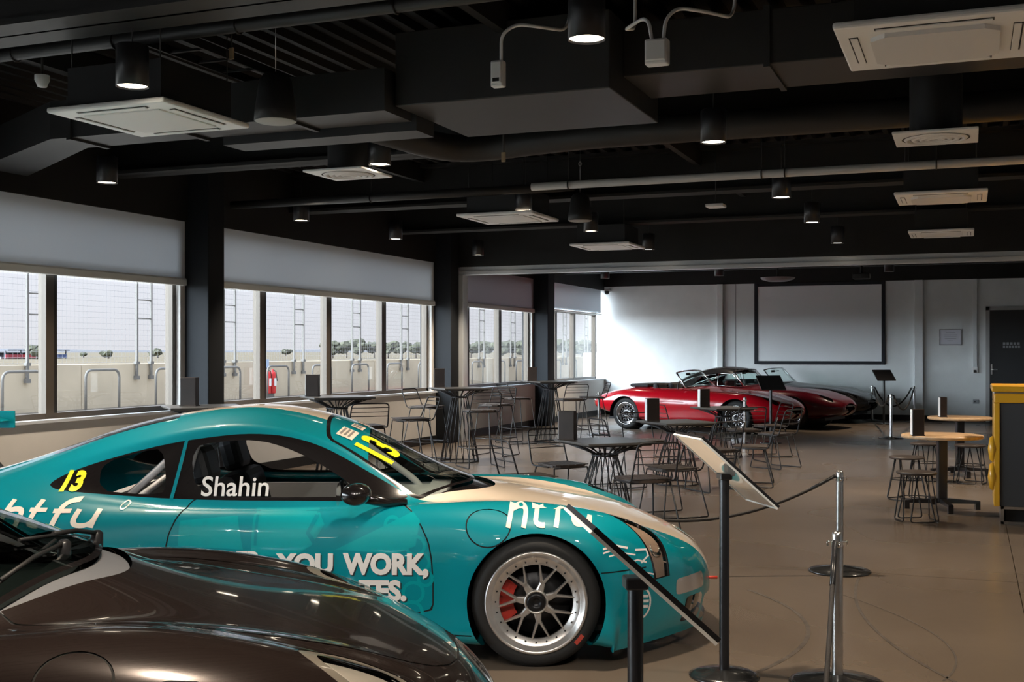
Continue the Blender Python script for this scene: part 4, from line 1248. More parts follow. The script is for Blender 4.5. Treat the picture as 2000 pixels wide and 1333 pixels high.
# smoke detector, sensors, sprinklers
t = thing('smoke_detector', 'round white smoke detector at upper left under the pipe', 'detector', (-6.45, 6.75, 3.55))
MB().lathe([(.055, .08), (.055, .045), (.042, .02), (.034, -.005), (.0001, -.01)], 20).build('detector_body', WHITEP, t)
MB().tube([(0, 0, .08), (0, 0, .40)], .01, 6).build('mounting_stem', BLACK, t)
t = thing('ceiling_sensor', 'small white box sensor right of the pale pipe hangers', 'sensor', (-2.62, 12.75, 3.16))
MB().cbox((-.10, -.10, 0), (.10, .10, .035), .01).build('sensor_body', WHITEP, t); MB().tube([(0, 0, .03), (0, 0, DECK - 3.16)], .005, 6).build('stem', BLACK, t)
for (x, y, z, lab) in [(-4.66, 6.6, 3.58, 'small brass tagged sprinkler drop beside the upper left lamp'), (-3.6, 8.9, 3.17, 'small pale sprinkler head below the far edge of the plenum box')]:
    t = thing('sprinkler', lab, 'sprinkler', (x, y, z))
    MB().tube([(0, 0, .05), (0, 0, DECK - z)], .008, 6).build('drop_pipe', BLACK, t)
    MB().cbox((-.018, -.008, -.03), (.018, .008, .05), .004).build('sprinkler_head', mat('brass_tag', (.45, .33, .20), .4, .3), t)
t = thing('ceiling_fan_ring', 'shallow grey dish hanging under the ceiling of the far room', 'ceiling fitting', (-3.75, 24.6, 3.06))
MB().lathe([(.36, .05), (.33, .01), (.2, -.03), (.0001, -.04)], 28).build('dish', mat('grey_dish', (.20, .20, .21), .5), t)
MB().tube([(0, 0, -.02), (0, 0, DECK - 3.06)], .02, 8).build('stem', BLACK, t)
t = thing('projector', 'dark projector on a bracket below the far ceiling', 'projector', (-1.98, 23.6, 2.98))
MB().cbox((-.16, -.13, 0), (.16, .13, .11), .02).build('projector_body', BLACK, t); MB().tube([(0, 0, .1), (0, 0, DECK - 2.98)], .025, 8).build('bracket_pole', BLACK, t)
MB().lathe([(.04, -.15), (.04, -.12), (.0001, -.12)], 16, Matrix.Translation((.05, 0, .055)) @ Matrix.Rotation(-PI / 2, 4, 'X')).build('lens', GAPM, t)
t = thing('security_camera', 'small dome security camera in the far left corner', 'camera', (-8.36, 27.5, 3.02))
MB().cbox((-.05, -.04, .02), (.05, .17, .08), .015).build('bracket', WHITEP, t); MB().lathe([(.06, .03), (.06, .0), (.045, -.04), (.0001, -.055)], 18).build('dome', BLACK, t)

# =================================================================== THINGS ON THE BACK WALL
t = thing('projector_screen', 'large white projection screen in a black frame on the back wall', 'screen', (-3.28, BY, 1.26))
MB().box((-1.40, -.03, .07), (1.40, -.012, 1.84)).build('screen_fabric', mat('screen_white', (.88, .90, .93), .7), t)
for (a, b) in (((-1.48, -.05, 0), (-1.40, -.005, 1.91)), ((1.40, -.05, 0), (1.48, -.005, 1.91)), ((-1.40, -.05, 0), (1.40, -.005, .075)), ((-1.40, -.05, 1.835), (1.40, -.005, 1.91))):
    MB().cbox(a, b, .006).build('frame_bar', mat('black_velvet_frame', (.012, .014, .022), .7), t)
t = thing('certificate', 'small framed certificate on the back wall beside the door', 'picture', (-.41, BY, 1.70))
MB().box((-.215, -.012, .015), (.215, -.004, .345)).build('paper', mat('certificate_paper', (.72, .72, .80), .6), t)
for (a, b) in (((-.235, -.025, 0), (-.215, 0, .36)), ((.215, -.025, 0), (.235, 0, .36)), ((-.215, -.025, 0), (.215, 0, .018)), ((-.215, -.025, .342), (.215, 0, .36))):
    MB().box(a, b).build('frame_bar', mat('silver_frame', (.35, .35, .38), .4, .3), t)
for i, (z, hw) in enumerate([(.27, .10), (.22, .14), (.18, .13), (.14, .12), (.09, .06)]):
    MB().box((-hw, -.0135, z), (hw, -.012, z + .012)).build('text_line', mat('print_grey', (.42, .42, .48), .7), t)
t = thing('wall_conduit', 'pale vertical conduit ending in a wall switch left of the door', 'conduit', (.10, BY, 1.10))
MB().cbox((-.045, -.05, .06), (.045, 0, 2.07), .006).build('conduit_cover', WALLW, t)
MB().cbox((-.06, -.06, -.02), (.06, 0, .12), .008).build('switch_plate', WHITEP, t); MB().cbox((-.03, -.075, -.01), (.03, -.058, .05), .006).build('switch_knob', BLACK, t)
for x, lab in ((-1.53, 'low wall socket behind the far display stand'), (.12, 'low wall socket between the conduit and the door')):
    t = thing('wall_socket', lab, 'socket', (x, BY, .40)); MB().cbox((-.06, -.012, 0), (.06, 0, .09), .003).build('plate', mat('socket_grey', (.3, .31, .33), .5), t)
    MB().box((-.03, -.014, .03), (-.01, -.011, .06)).build('switch', BLACK, t)
# lettering on the door
PLATE = mat('door_letters_grey', (.30, .31, .32), .5)
# the two short lines of pale lettering on the door cannot be read in the photograph: bars of their size
for i in range(5):
    MB().box((.67 + i * .072, BY - .038, 1.705), (.72 + i * .072, BY - .0345, 1.76)).build('letter_block', PLATE, d1)
for i in range(6):
    MB().box((.67 + i * .060, BY - .038, 1.640), (.715 + i * .060, BY - .0345, 1.685)).build('letter_block', PLATE, d1)

# =================================================================== TABLES, CHAIRS, STOOLS
TOPM = mat('dark_grey_table_top', (0.075, 0.073, 0.07), 0.30, var=.1, vscale=6)
SEATM = mat('dark_brown_seat_slats', (0.040, 0.028, 0.022), 0.45, var=.2, vscale=12)
WIREM = mat('black_wire', (0.010, 0.010, 0.012), 0.45, spec=.4)
def make_wire_table(H, label, group):
    t = thing('wire_table', label, 'table', group=group)
    m = MB(); m.cbox((-.355, -.355, H - .022), (.355, .355, H), .006); m.build('table_top', TOPM, t)
    n_ = 18
    for k in range(n_):
        a = 2 * PI * k / n_; tw = .35
        # towards the edge of the square top
        ca, sa = math.cos(a + tw), math.sin(a + tw); q = .30 / max(abs(ca), abs(sa))
        pts = [(.27 * math.cos(a), .27 * math.sin(a), .012), (.19 * math.cos(a + tw * .5), .19 * math.sin(a + tw * .5), H * .48),
               (.115 * math.cos(a + tw), .115 * math.sin(a + tw), H - .15), (.125 * ca, .125 * sa, H - .115), (q * ca, q * sa, H - .026)]
        MB().tube(pts, .0065, 6).build('wire_leg', WIREM, t)
    MB().tube([(.27 * math.cos(a), .27 * math.sin(a), .010) for a in np.linspace(0, 2 * PI, 33)[:-1]], .008, 6, closed=True).build('base_ring', WIREM, t)
    MB().tube([(.118 * math.cos(a), .118 * math.sin(a), H - .135) for a in np.linspace(0, 2 * PI, 25)[:-1]], .010, 6, closed=True).build('waist_ring', WIREM, t)
    MB().tube([(s_ * .31, r_ * .31, H - .028) for s_, r_ in ((-1, -1), (1, -1), (1, 1), (-1, 1))], .008, 6, closed=True).build('top_frame', WIREM, t)
    return t
low = [(-3.15, 10.30, 'low dark square table on a black wire base, nearest the teal car'), (-3.22, 13.42, 'low dark square table on a wire base, middle of the row before the red car'), (-3.38, 17.0, 'low dark square table on a wire base, furthest of the row before the red car')]
tall = [(-6.73, 9.1, 'tall dark wire bar table mostly hidden behind the teal car roof'), (-6.75, 11.6, 'tall dark wire bar table just past the first charcoal pier'), (-6.73, 14.98, 'tall dark wire bar table before the second charcoal pier'), (-6.73, 18.78, 'tall dark wire bar table before the third charcoal pier')]
pr = None
for x, y, lab in low:
    if pr is None: pr = make_wire_table(.74, lab, 'low wire tables'); o = pr
    else: o = dup(pr, (0, 0, 0), 0, lab)
    o.location = (x, y, 0); o.rotation_euler = (0, 0, PI / 4)
pr = None
for x, y, lab in tall:
    if pr is None: pr = make_wire_table(1.05, lab, 'tall wire bar tables'); o = pr
    else: o = dup(pr, (0, 0, 0), 0, lab)
    o.location = (x, y, 0); o.rotation_euler = (0, 0, PI / 4)

def make_wire_chair(sh, bh, label, group, foot=False):
    """front towards +x, seat height sh, back rising bh above it"""
    t = thing('bar_stool' if foot else 'wire_chair', label, 'stool' if foot else 'chair', group=group)
    r = .0075
    m = MB(); pl = smooth_poly([(-.20, -.21), (.215, -.215), (.215, .215), (-.20, .21)], 2); m.prism([tuple(p) for p in pl], sh - .018, sh + .006); m.build('seat', SEATM, t)
    for k in range(5):
        y = -.16 + .08 * k; MB().cbox((-.175, y - .034, sh + .004), (.195, y + .034, sh + .012), .003).build('seat_slat', SEATM, t)
    sp = .06 if not foot else .10
    for s_ in (-1, 1):
        fx, bx = .20 + sp * .6, -.20 - sp * .8
        MB().tube(arc([(.17, s_ * .195, sh - .02), (fx, s_ * (.215 + sp * .4), .012), (bx, s_ * (.215 + sp * .4), .012), (-.14, s_ * .195, sh - .02)], .025, 4), r, 6).build('side_frame', WIREM, t)
    MB().tube([(.17, -.195, sh - .022), (.17, .195, sh - .022)], r, 6).build('cross_rod', WIREM, t); MB().tube([(-.14, -.195, sh - .022), (-.14, .195, sh - .022)], r, 6).build('cross_rod', WIREM, t)
    # back hoop
    MB().tube(arc([(.10, -.215, sh - .012), (-.19, -.215, sh - .012), (-.29, -.20, sh + bh), (-.29, .20, sh + bh), (-.19, .215, sh - .012), (.10, .215, sh - .012)], .05, 5), .008, 7).build('back_hoop', WIREM, t)
    for q in (.45, .63, .82):
        x = -.19 - .10 * q
        MB().tube([(x, -.206, sh + bh * q), (x - .02, 0, sh + bh * q), (x, .206, sh + bh * q)], .0045, 5).build('back_wire', WIREM, t)
    if foot:
        z = .27; k_ = 1 - z / sh; fx, bx, wy = .17 + (.03 + sp * .6) * k_, -.14 - (.06 + sp * .8) * k_, .195 + (.02 + sp * .4) * k_
        MB().tube([(fx, -wy, z), (fx, wy, z), (bx, wy, z), (bx, -wy, z)], .007, 6, closed=True).build('foot_ring', WIREM, t)
    return t
def seats(make, spots, group):
    pr = None
    for (x, y, fx, fy, lab) in spots:
        a = math.atan2(fy - y, fx - x)
        if pr is None: pr = make(lab, group); o = pr
        else: o = dup(pr, (0, 0, 0), 0, lab)
        o.location = (x, y, 0); o.rotation_euler = (0, 0, a)
ch = []
T1, T2, T3 = low[0], low[1], low[2]
def q(T, dx, dy, lab, turn=(0, 0)): return (T[0] + dx, T[1] + dy, T[0] + turn[0], T[1] + turn[1], lab)
ch += [q(T1, -.48, -.72, 'wire chair at the table nearest the teal car, its back turned to the bonnet', (.3, .1)), q(T1, -.58, .42, 'wire chair on the window side of the table nearest the teal car'),
       q(T1, .50, -.52, 'wire chair at the front right of the nearest low table'), q(T1, .52, .50, 'wire chair at the far right of the nearest low table'),
       q(T2, -.55, -.55, 'wire chair on the window side of the middle low table'), q(T2, .55, -.50, 'wire chair at the front right of the middle low table'), q(T2, -.52, .55, 'wire chair at the far left of the middle low table'),
       q(T2, .86, .12, 'wire chair pulled out to the right of the middle low table'),
       q(T3, -.58, -.45, 'wire chair on the window side of the furthest low table'), q(T3, .42, -.62, 'wire chair at the front right of the furthest low table'), q(T3, .60, .45, 'wire chair at the far right of the furthest low table'),
       q(T3, .95, -1.25, 'wire chair standing alone to the right between the two further low tables', (.2, -.9))]
seats(lambda l, g: make_wire_chair(.46, .33, l, g), ch, 'black wire chairs around the low tables')
st = []
A1, A2, A3 = tall[1], tall[2], tall[3]
st += [q(A1, .62, .66, 'tall wire bar stool standing against the window wall beyond the first bar table'), q(A1, .72, -.70, 'tall wire bar stool right behind the teal windscreen'),
       q(A2, -.55, .05, 'tall wire bar stool on the window side of the second visible bar table'), q(A2, .58, -.62, 'tall wire bar stool at the near right of the second visible bar table'), q(A2, .12, 1.05, 'tall wire bar stool between the two further bar tables, facing its table'),
       q(A3, -.42, -.50, 'tall wire bar stool on the window side of the furthest bar table'), q(A3, .55, -.55, 'tall wire bar stool at the near right of the furthest bar table'), q(A3, .65, .35, 'tall wire bar stool at the far right of the furthest bar table')]
seats(lambda l, g: make_wire_chair(.77, .25, l, g, True), st, 'tall wire bar stools')

# menu blocks ----------------------------------------------------------------
MENUD = mat('dark_walnut_menu', (0.022, 0.013, 0.010), 0.45, var=.3, vscale=10); MENUL = mat('painted_lit_menu_side', (0.80, 0.82, 0.84), 0.5)
def menu(x, y, z, a, label, h=.27, w_=.15, d_=.10):
    t = thing('menu_holder', label, 'menu holder', (x, y, z), a, group='menu holders on the tables')
    MB().cbox((-w_ / 2, -d_ / 2, 0), (w_ / 2, d_ / 2, h), .004).build('holder_block', MENUD, t)
    MB().box((-w_ / 2 - .004, -d_ / 2 + .006, .004), (-w_ / 2 - .0005, d_ / 2 - .006, h - .006)).build('painted_lit_side', MENUL, t)  # pale panel on the dark block: window light painted as its colour
    MB().cbox((-w_ / 2 - .006, -d_ / 2 - .01, 0), (w_ / 2 + .006, d_ / 2 + .01, .008), .003).build('foot', MENUD, t)
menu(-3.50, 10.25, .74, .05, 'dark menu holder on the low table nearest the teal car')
menu(-3.50, 13.35, .74, .55, 'dark menu holder with a painted window-lit side on the middle low table')
menu(-3.66, 16.95, .74, .60, 'dark menu holder with a painted window-lit side on the furthest low table')
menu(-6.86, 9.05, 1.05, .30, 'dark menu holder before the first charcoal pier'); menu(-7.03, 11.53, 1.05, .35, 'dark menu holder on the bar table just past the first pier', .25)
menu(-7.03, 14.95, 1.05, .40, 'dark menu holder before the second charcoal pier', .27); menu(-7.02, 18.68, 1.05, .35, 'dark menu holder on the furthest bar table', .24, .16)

# round pedestal tables --------------------------------------------------------
OAK = mat('light_oak_top', (0.52, 0.34, 0.19), 0.38, var=.25, vscale=5, stretch=(1, 9, 1))
def round_table(x, y, a, label):
    t = thing('pedestal_table', label, 'table', (x, y, 0), a, group='round oak pedestal tables')
    MB().lathe([(.0001, .705), (.375, .705), (.387, .712), (.387, .733), (.378, .74), (.0001, .74)], 48).build('round_top', OAK, t)
    MB().cbox((-.045, -.045, .07), (.045, .045, .70), .01).build('column', STEELB, t)
    MB().box((-.18, -.18, .69), (.18, .18, .705)).build('top_plate', STEELB, t)
    for k in range(4):
        M = Matrix.Rotation(k * PI / 2, 4, 'Z')
        m = MB(); m.add([M @ Vector(p) for p in [(.03, -.03, .11), (.36, -.022, .085), (.36, .022, .085), (.03, .03, .11), (.03, -.03, .06), (.36, -.022, .06), (.36, .022, .06), (.03, .03, .06)]],
                        [(0, 1, 2, 3), (7, 6, 5, 4), (0, 4, 5, 1), (1, 5, 6, 2), (2, 6, 7, 3), (3, 7, 4, 0)])
        m.box((.315, -.024, 0), (.36, .024, .08), M); m.build('foot_arm', STEELB, t)
round_table(-.26, 12.25, .25, 'round light oak pedestal table nearer the yellow counter'); round_table(-.12, 15.65, .30, 'round light oak pedestal table further back, before the back wall')
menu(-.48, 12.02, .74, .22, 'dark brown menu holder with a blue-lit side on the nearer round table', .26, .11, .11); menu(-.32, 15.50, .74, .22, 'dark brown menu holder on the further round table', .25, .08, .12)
def low_stool(label):
    t = thing('wire_stool', label, 'stool', group='low round wire stools')
    MB().lathe([(.0001, .435), (.165, .435), (.178, .442), (.18, .455), (.16, .462), (.0001, .455)], 32).build('round_seat', SEATM, t)
    for k in range(4):
        a = k * PI / 2 + .4
        P = lambda r, da, z: (r * math.cos(a + da), r * math.sin(a + da), z)
        MB().tube(arc([P(.13, -.25, .44), P(.20, -.62, .012), P(.165, 0, .012), P(.20, .62, .012), P(.13, .25, .44)], .03, 4), .0065, 6).build('hairpin_leg', WIREM, t)
    MB().tube([(.155 * math.cos(a), .155 * math.sin(a), .22) for a in np.linspace(0, 2 * PI, 25)[:-1]], .005, 5, closed=True).build('brace_ring', WIREM, t)
    return t
pr = None
for x, y, a, lab in [(-.46, 11.28, 0, 'low round wire stool nearest the camera at the nearer round table'), (-.62, 12.85, .5, 'low round wire stool just behind the nearest one'), (-.50, 14.85, .2, 'low round wire stool seen beyond the nearer table top'), (.0, 14.75, .9, 'low round wire stool beside the leg of the further round table')]:
    if pr is None: pr = low_stool(lab); o = pr
    else: o = dup(pr, (0, 0, 0), 0, lab)
    o.location = (x, y, 0); o.rotation_euler = (0, 0, a)

# yellow and grey counter at the right edge ------------------------------------------
t = thing('bar_counter', 'dark grey bar counter edged in yellow at the right side', 'counter', (.20, 11.36, 0))
YEL = mat('amber_counter_paint', (0.88, 0.44, 0.02), 0.35, coat=.4); GREYC = mat('charcoal_counter_panel', (0.055, 0.056, 0.06), 0.45)
MB().cbox((.05, .02, .16), (2.4, .75, 1.10), .006).build('front_panel', GREYC, t)
MB().cbox((0, 0, 1.10), (2.44, .78, 1.185), .01).build('yellow_band', YEL, t)
MB().cbox((.0, .0, 1.185), (2.44, .78, 1.20), .004).build('steel_strip', BRUSHED, t)
MB().cbox((-.02, -.03, 1.20), (2.46, .80, 1.255), .012).build('counter_top', YEL, t)
MB().cbox((0, 0, .16), (.05, .78, 1.10), .006).build('edge_post', YEL, t)
for z0, z1 in ((.30, .56), (.56, .80)):
    m = MB(); m.lathe([(.0001, z0), (.03, z0 + .02), (.045, (z0 + z1) / 2), (.03, z1 - .02), (.0001, z1)], 16, Matrix.Translation((-.01, .03, 0)) @ Matrix.Scale(.9, 4, (1, 0, 0))); m.build('bumper', YEL, t)
for (a, b) in (((.06, .03, 0), (.085, .72, .16)), ((.06, .03, 0), (2.4, .055, .025)), ((.06, .03, .135), (2.4, .055, .16))):
    MB().box(a, b).build('plinth_frame', BRUSHED, t)
MB().box((.10, .10, .0), (2.38, .70, .155)).build('plinth_recess', BLACK, t)

# =================================================================== BARRIERS AND SIGN STANDS
def stanchion(x, y, label, h=.72):
    t = thing('stanchion', label, 'barrier post', (x, y, 0), group='silver rope barrier posts')
    MB().lathe([(.0001, 0), (.215, 0), (.22, .008), (.20, .018), (.09, .035), (.035, .045), (.0001, .045)], 36).build('domed_base', mat('black_domed_base', (.02, .02, .02), .22, coat=.5), t)
    MB().lathe([(.026, .04), (.026, h - .02), (.024, h - .008), (.016, h), (.0001, h)], 20).build('post', BRUSHED, t)
    MB().lathe([(.029, h - .075), (.029, h - .045)], 20).build('collar', CHROME, t)
    for k in range(4):
        a = k * PI / 2 + .3; MB().tube([(.026 * math.cos(a), .026 * math.sin(a), h - .05), (.045 * math.cos(a), .045 * math.sin(a), h - .05), (.045 * math.cos(a), .045 * math.sin(a), h - .07)], .005, 5).build('rope_hook', CHROME, t)
    return t
def rope(p, q_, sag, label, r=.011):
    p, q_ = Vector(p), Vector(q_); pts = []
    for i in range(25):
        s_ = i / 24; v = p.lerp(q_, s_); v.z -= sag * 4 * s_ * (1 - s_); pts.append(v)
    t = thing('barrier_rope', label, 'rope', tuple(p), group='black barrier ropes')
    MB().tube([v - p for v in pts[1:-1]], r, 8).build('rope_length', mat('black_rope', (.015, .012, .011), .7, bump=.3, bscale=120), t)
    for i, k in ((0, 2), (24, 22)):
        MB().tube([pts[i] - p, pts[k] - p], r * 1.15, 8).build('rope_end', STEELB, t)
s1 = (-.863, 8.513); stanchion(*s1, 'silver barrier post standing alone on the floor right of the teal nose')
s2 = cw(1.535, 5.46); stanchion(*s2, 'silver barrier post nearest the camera beside the black sign stand')
s3 = cw(.10, 7.98); stanchion(*s3, 'silver barrier post hidden behind the teal bonnet')
rope((s1[0] - .03, s1[1] - .01, .68), (s3[0] + .03, s3[1], .68), .30, 'black rope sagging from the lone barrier post to behind the teal bonnet')
s4 = cw(.52, 2.30); stanchion(*s4, 'silver barrier post below the bottom edge of the picture')
rope((s2[0] - .01, s2[1] - .02, .67), (s4[0], s4[1] + .03, .67), .50, 'dark rope dropping steeply from the nearest barrier post')
far = [(-6.45, 20.7, 'silver barrier post between the bar stools and the red car tail'), (-3.49, 19.36, 'silver barrier post in front of the red car nose'), (-1.32, 21.8, 'silver barrier post in front of the far sign stand'), (-2.05, 27.2, 'silver barrier post against the back wall beside the black car'), (-1.15, 27.0, 'silver barrier post against the pilaster right of the screen')]
for x, y, lab in far: stanchion(x, y, lab, .80)
rope((-2.02, 27.15, .76), (-1.36, 21.85, .76), .30, 'black rope from the back wall to the post before the far sign stand', .016); rope((-1.15, 26.95, .76), (-1.28, 21.85, .76), .35, 'black rope from the pilaster to the post before the far sign stand', .016)
rope((-2.0, 27.2, .76), (-1.2, 27.0, .76), .42, 'black rope hanging along the back wall under the screen corner', .016)

def sign_stand(x, y, az, tilt, label, W=.42, L=.50, h=.97, base=.17, dark_face=False, r=.024):
    """board slopes down towards local +x"""
    t = thing('sign_stand', label, 'sign', (x, y, 0), az, group='slanted information boards on posts')
    MB().lathe([(.0001, 0), (base, 0), (base, .01), (base * .8, .022), (.05, .035), (.0001, .035)], 32).build('round_base', mat('black_domed_base', (.02, .02, .02), .22), t)
    MB().lathe([(r, .03), (r, h - .02), (r * .8, h)], 16).build('post', mat('black_post', (.012, .012, .014), .35), t)
    MB().cbox((-.03, -.03, h - .02), (.03, .03, h + .012), .005).build('bracket', STEELB, t)
    M = Matrix.Translation((0, 0, h + .022)) @ Matrix.Rotation(tilt, 4, 'Y')
    MB().cbox((-L / 2, -W / 2, .006), (L / 2, W / 2, .014), .002, M).build('print_board', mat('dark_print', (.02, .018, .018), .3) if dark_face else mat('dark_info_print', (.03, .025, .024), .35, var=.6, vscale=9), t)
    MB().cbox((-L / 2, -W / 2, 0), (L / 2, W / 2, .006), .002, M).build('acrylic_back', mat('glossy_back_panel', (.44, .41, .37), .06, coat=1.0) if not dark_face else BLACK, t)
    for (x0, y0, x1, y1) in ((-L / 2, -W / 2 - .006, L / 2, -W / 2), (-L / 2, W / 2, L / 2, W / 2 + .006), (-L / 2 - .006, -W / 2 - .006, -L / 2, W / 2 + .006), (L / 2, -W / 2 - .006, L / 2 + .006, W / 2 + .006)):
        MB().box((x0, y0, .006), (x1, y1, .019), M).build('dark_edge_bar', STEELB, t)
        MB().box((x0, y0, -.003), (x1, y1, .0055), M).build('bright_edge_bar', mat('bright_edge_strip', (.85, .83, .80), .35) if not dark_face else BLACK, t)
    return t
x, y = cw(1.024, 5.58); sign_stand(x, y, YAW + math.radians(13), math.radians(41), 'slanted information board on a slim black post right of the teal car', W=.34)
x, y = cw(.322, 3.02); sign_stand(x, y, YAW + math.radians(6), math.radians(42), 'slanted silver edged information board seen edge on before the teal front wheel', L=.405, r=.021)
sign_stand(-1.72, 26.0, -PI / 2 + .5, math.radians(38), 'small black sign on a thin post below the projector screen corner', .40, .34, 1.02, .18, True)
sign_stand(-3.15, 19.9, -PI / 2 + .5, math.radians(38), 'small black sign on a thin post in front of the maroon coupe', .42, .36, 1.00, .18, True)

# =================================================================== CLASSIC LONG-BONNET CARS
def etype_rows():
    X = []
    def cr(x, *p): X.append([[x, y, z] for y, z in p])
    X.append([[.95, 0, .47], [.945, .10, .47], [.935, .18, .465], [.925, .24, .455], [.92, .26, .44], [.92, .24, .42], [.92, .18, .405]])
    cr(.88, (0, .545), (.16, .545), (.30, .53), (.39, .49), (.42, .44), (.38, .37), (.28, .33))
    cr(.72, (0, .625), (.20, .62), (.42, .615), (.55, .565), (.61, .46), (.57, .33), (.42, .26))
    cr(.45, (0, .705), (.22, .69), (.50, .70), (.68, .64), (.75, .49), (.72, .31), (.56, .21))
    cr(.15, (0, .77), (.25, .745), (.55, .765), (.74, .70), (.805, .52), (.785, .31), (.66, .19))
    cr(-.25, (0, .82), (.25, .795), (.56, .785), (.755, .715), (.825, .54), (.805, .32), (.70, .19))
    cr(-.70, (0, .855), (.25, .835), (.55, .80), (.755, .73), (.83, .55), (.81, .33), (.72, .19))
    cr(-1.05, (0, .875), (.25, .86), (.54, .815), (.75, .74), (.83, .555), (.81, .33), (.72, .19))
    cr(-1.5, (0, .865), (.25, .855), (.54, .82), (.75, .745), (.83, .56), (.81, .33), (.72, .19))
    cr(-2.0, (0, .865), (.25, .86), (.54, .83), (.75, .755), (.83, .57), (.81, .34), (.72, .19))
    cr(-2.45, (0, .85), (.25, .845), (.54, .82), (.74, .755), (.82, .58), (.80, .37), (.70, .24))
    cr(-2.9, (0, .78), (.25, .775), (.50, .75), (.68, .69), (.755, .56), (.73, .41), (.60, .32))
    cr(-3.25, (0, .68), (.22, .675), (.42, .655), (.56, .61), (.62, .53), (.59, .44), (.48, .39))
    X.append([[-3.46, 0, .57], [-3.455, .15, .57], [-3.44, .28, .56], [-3.42, .37, .54], [-3.41, .40, .51], [-3.41, .38, .48], [-3.42, .30, .46]])
    R = np.array(X); K = R[:, -1:].copy(); K[:, :, 1] *= .3
    return np.concatenate([R, K], 1)
WIREW = mat('wire_wheel_chrome', (.62, .62, .64), .2, 1.0)
def classic(loc, az, paint, name, label, roof, cabin):
    root = thing(name, label, 'car', loc, az, group='classic cars in front of the back wall')
    S = loft(etype_rows(), 6, 6); b = S.bvh()
    for ax in (0.0, -2.44):
        r = .315
        _, S = S.split(lambda P: np.maximum(np.hypot(P[:, 0] - ax, P[:, 2] - r) - (r + .035), .45 - np.abs(P[:, 1])))
    # nose opening
    m_, S = S.split(lambda P: np.maximum(np.hypot(P[:, 1] / .24, (P[:, 2] - .445) / .075) - 1, .80 - P[:, 0])); m_.offset(-.03).build('mouth', BLACK, root, False)
    ck = smooth_poly([(-1.18, -.50), (-2.06, -.52), (-2.14, 0), (-2.06, .52), (-1.18, .50), (-1.10, 0)], 2)
    hole, S = S.split(lambda P: np.maximum(poly_sd(ck, P[:, :2]), .6 - P[:, 2])); hole.offset(-.30).build('cockpit_floor', cabin, root, False)
    for f_ in (lambda P: np.maximum(np.abs(P[:, 0] + 1.02) - .004, .2 - P[:, 2]), lambda P: np.maximum(np.abs(P[:, 0] + 1.98) - .004, np.maximum(.25 - P[:, 2], .5 - np.abs(P[:, 1])))):
        g, S = S.split(f_); g.offset(-.006).build('shut_line', mat('shut_line_black', (.006, .006, .006), .8), root, False)
    # covered headlamps
    hl, S = S.split(lambda P: np.hypot((P[:, 0] - .60) / .16, (np.abs(P[:, 1]) - .50) / .075) - 1 + (P[:, 2] < .5) * 2.0)
    for h_ in hl.islands():
        o = h_.offset(.002).build('headlamp_cover', glass_mat('headlamp_lens', (.93, .92, .90)), root, False); h_.offset(-.03).build('headlamp_bowl', CHROME, o, False)
    S.build('bodywork', paint, root, False)
    # chrome bumpers
    for sg in (-1, 1):
        MB().tube([(.90, sg * .20, .47), (.83, sg * .42, .47), (.70, sg * .585, .47), (.52, sg * .70, .475)], [.014, .02, .02, .012], 8).build('front_bumper', CHROME, root)
        MB().lathe([(.0001, -.05), (.02, -.045), (.022, .03), (.0001, .05)], 10, Matrix.Translation((.90, sg * .26, .45))).build('overrider', CHROME, root)
        MB().tube([(-3.46, sg * .15, .55), (-3.42, sg * .40, .55), (-3.22, sg * .63, .55)], [.018, .02, .012], 8).build('rear_bumper', CHROME, root)
        MB().box((-1.95, sg * .836 - .004, .575), (-1.08, sg * .836 + .004, .583)).build('door_crease', paint, root)
        s_ = MB(); s_.cbox((-1.72, sg * .30 - .2, .42), (-1.30, sg * .30 + .2, .55), .04); s_.cbox((-.06, -.2, 0), (.06, .2, .48), .05, rot(0, -.25, 0, (-1.80, sg * .30, .46))); s_.build('seat', cabin, root)
        MB().tube([(-2.0, sg * .83, .21), (-.4, sg * .83, .21)], .012, 6).build('sill_trim', CHROME, root)
    # cockpit tub so that no daylight comes through
    tb = MB(); tb.prism([(-1.2, -.52), (-1.2, .52), (-2.05, .54), (-2.05, -.54)], .20, .26); tb.box((-1.16, -.55, .3), (-1.10, .55, .80)); tb.box((-2.16, -.55, .3), (-2.10, .55, .82)); tb.box((-2.1, -.60, .26), (-1.14, -.56, .78)); tb.box((-2.1, .56, .26), (-1.14, .60, .78)); tb.build('cockpit_tub', cabin, root)['kind'] = 'stuff'
    st_ = MB(); c = Vector((-1.38, -.30, .80)); ring_ = [c + Vector((-.05 * math.sin(a), .18 * math.cos(a), .16 * math.sin(a))) for a in np.linspace(0, 2 * PI, 21)[:-1]]; st_.tube(ring_, .012, 6, closed=True); st_.tube([ring_[0], ring_[10]], .01, 5); st_.tube([c, c + Vector((.22, 0, -.06))], .015, 6); st_.build('steering_wheel', BLACK, root)
    # windscreen
    base = [(-1.13, -.60, .835), (-1.04, -.45, .86), (-.97, -.22, .875), (-.95, 0, .88), (-.97, .22, .875), (-1.04, .45, .86), (-1.13, .60, .835)]
    top = [(-1.40, -.52, 1.14), (-1.35, -.40, 1.165), (-1.31, -.2, 1.18), (-1.30, 0, 1.185), (-1.31, .2, 1.18), (-1.35, .40, 1.165), (-1.40, .52, 1.14)]
    gl = MB(); vs = base + top; gl.add(vs, [(i, i + 1, 8 + i, 7 + i) for i in range(6)], True); w_ = gl.build('windscreen', glass_mat('pale_windscreen', (.80, .90, .87)), root)
    MB().tube(base, .012, 6).build('screen_base_trim', CHROME, w_); MB().tube(top, .013, 6).build('screen_top_trim', CHROME, w_)
    MB().tube([base[0], top[0]], .018, 8).build('screen_pillar', CHROME, w_); MB().tube([base[-1], top[-1]], .018, 8).build('screen_pillar', CHROME, w_)
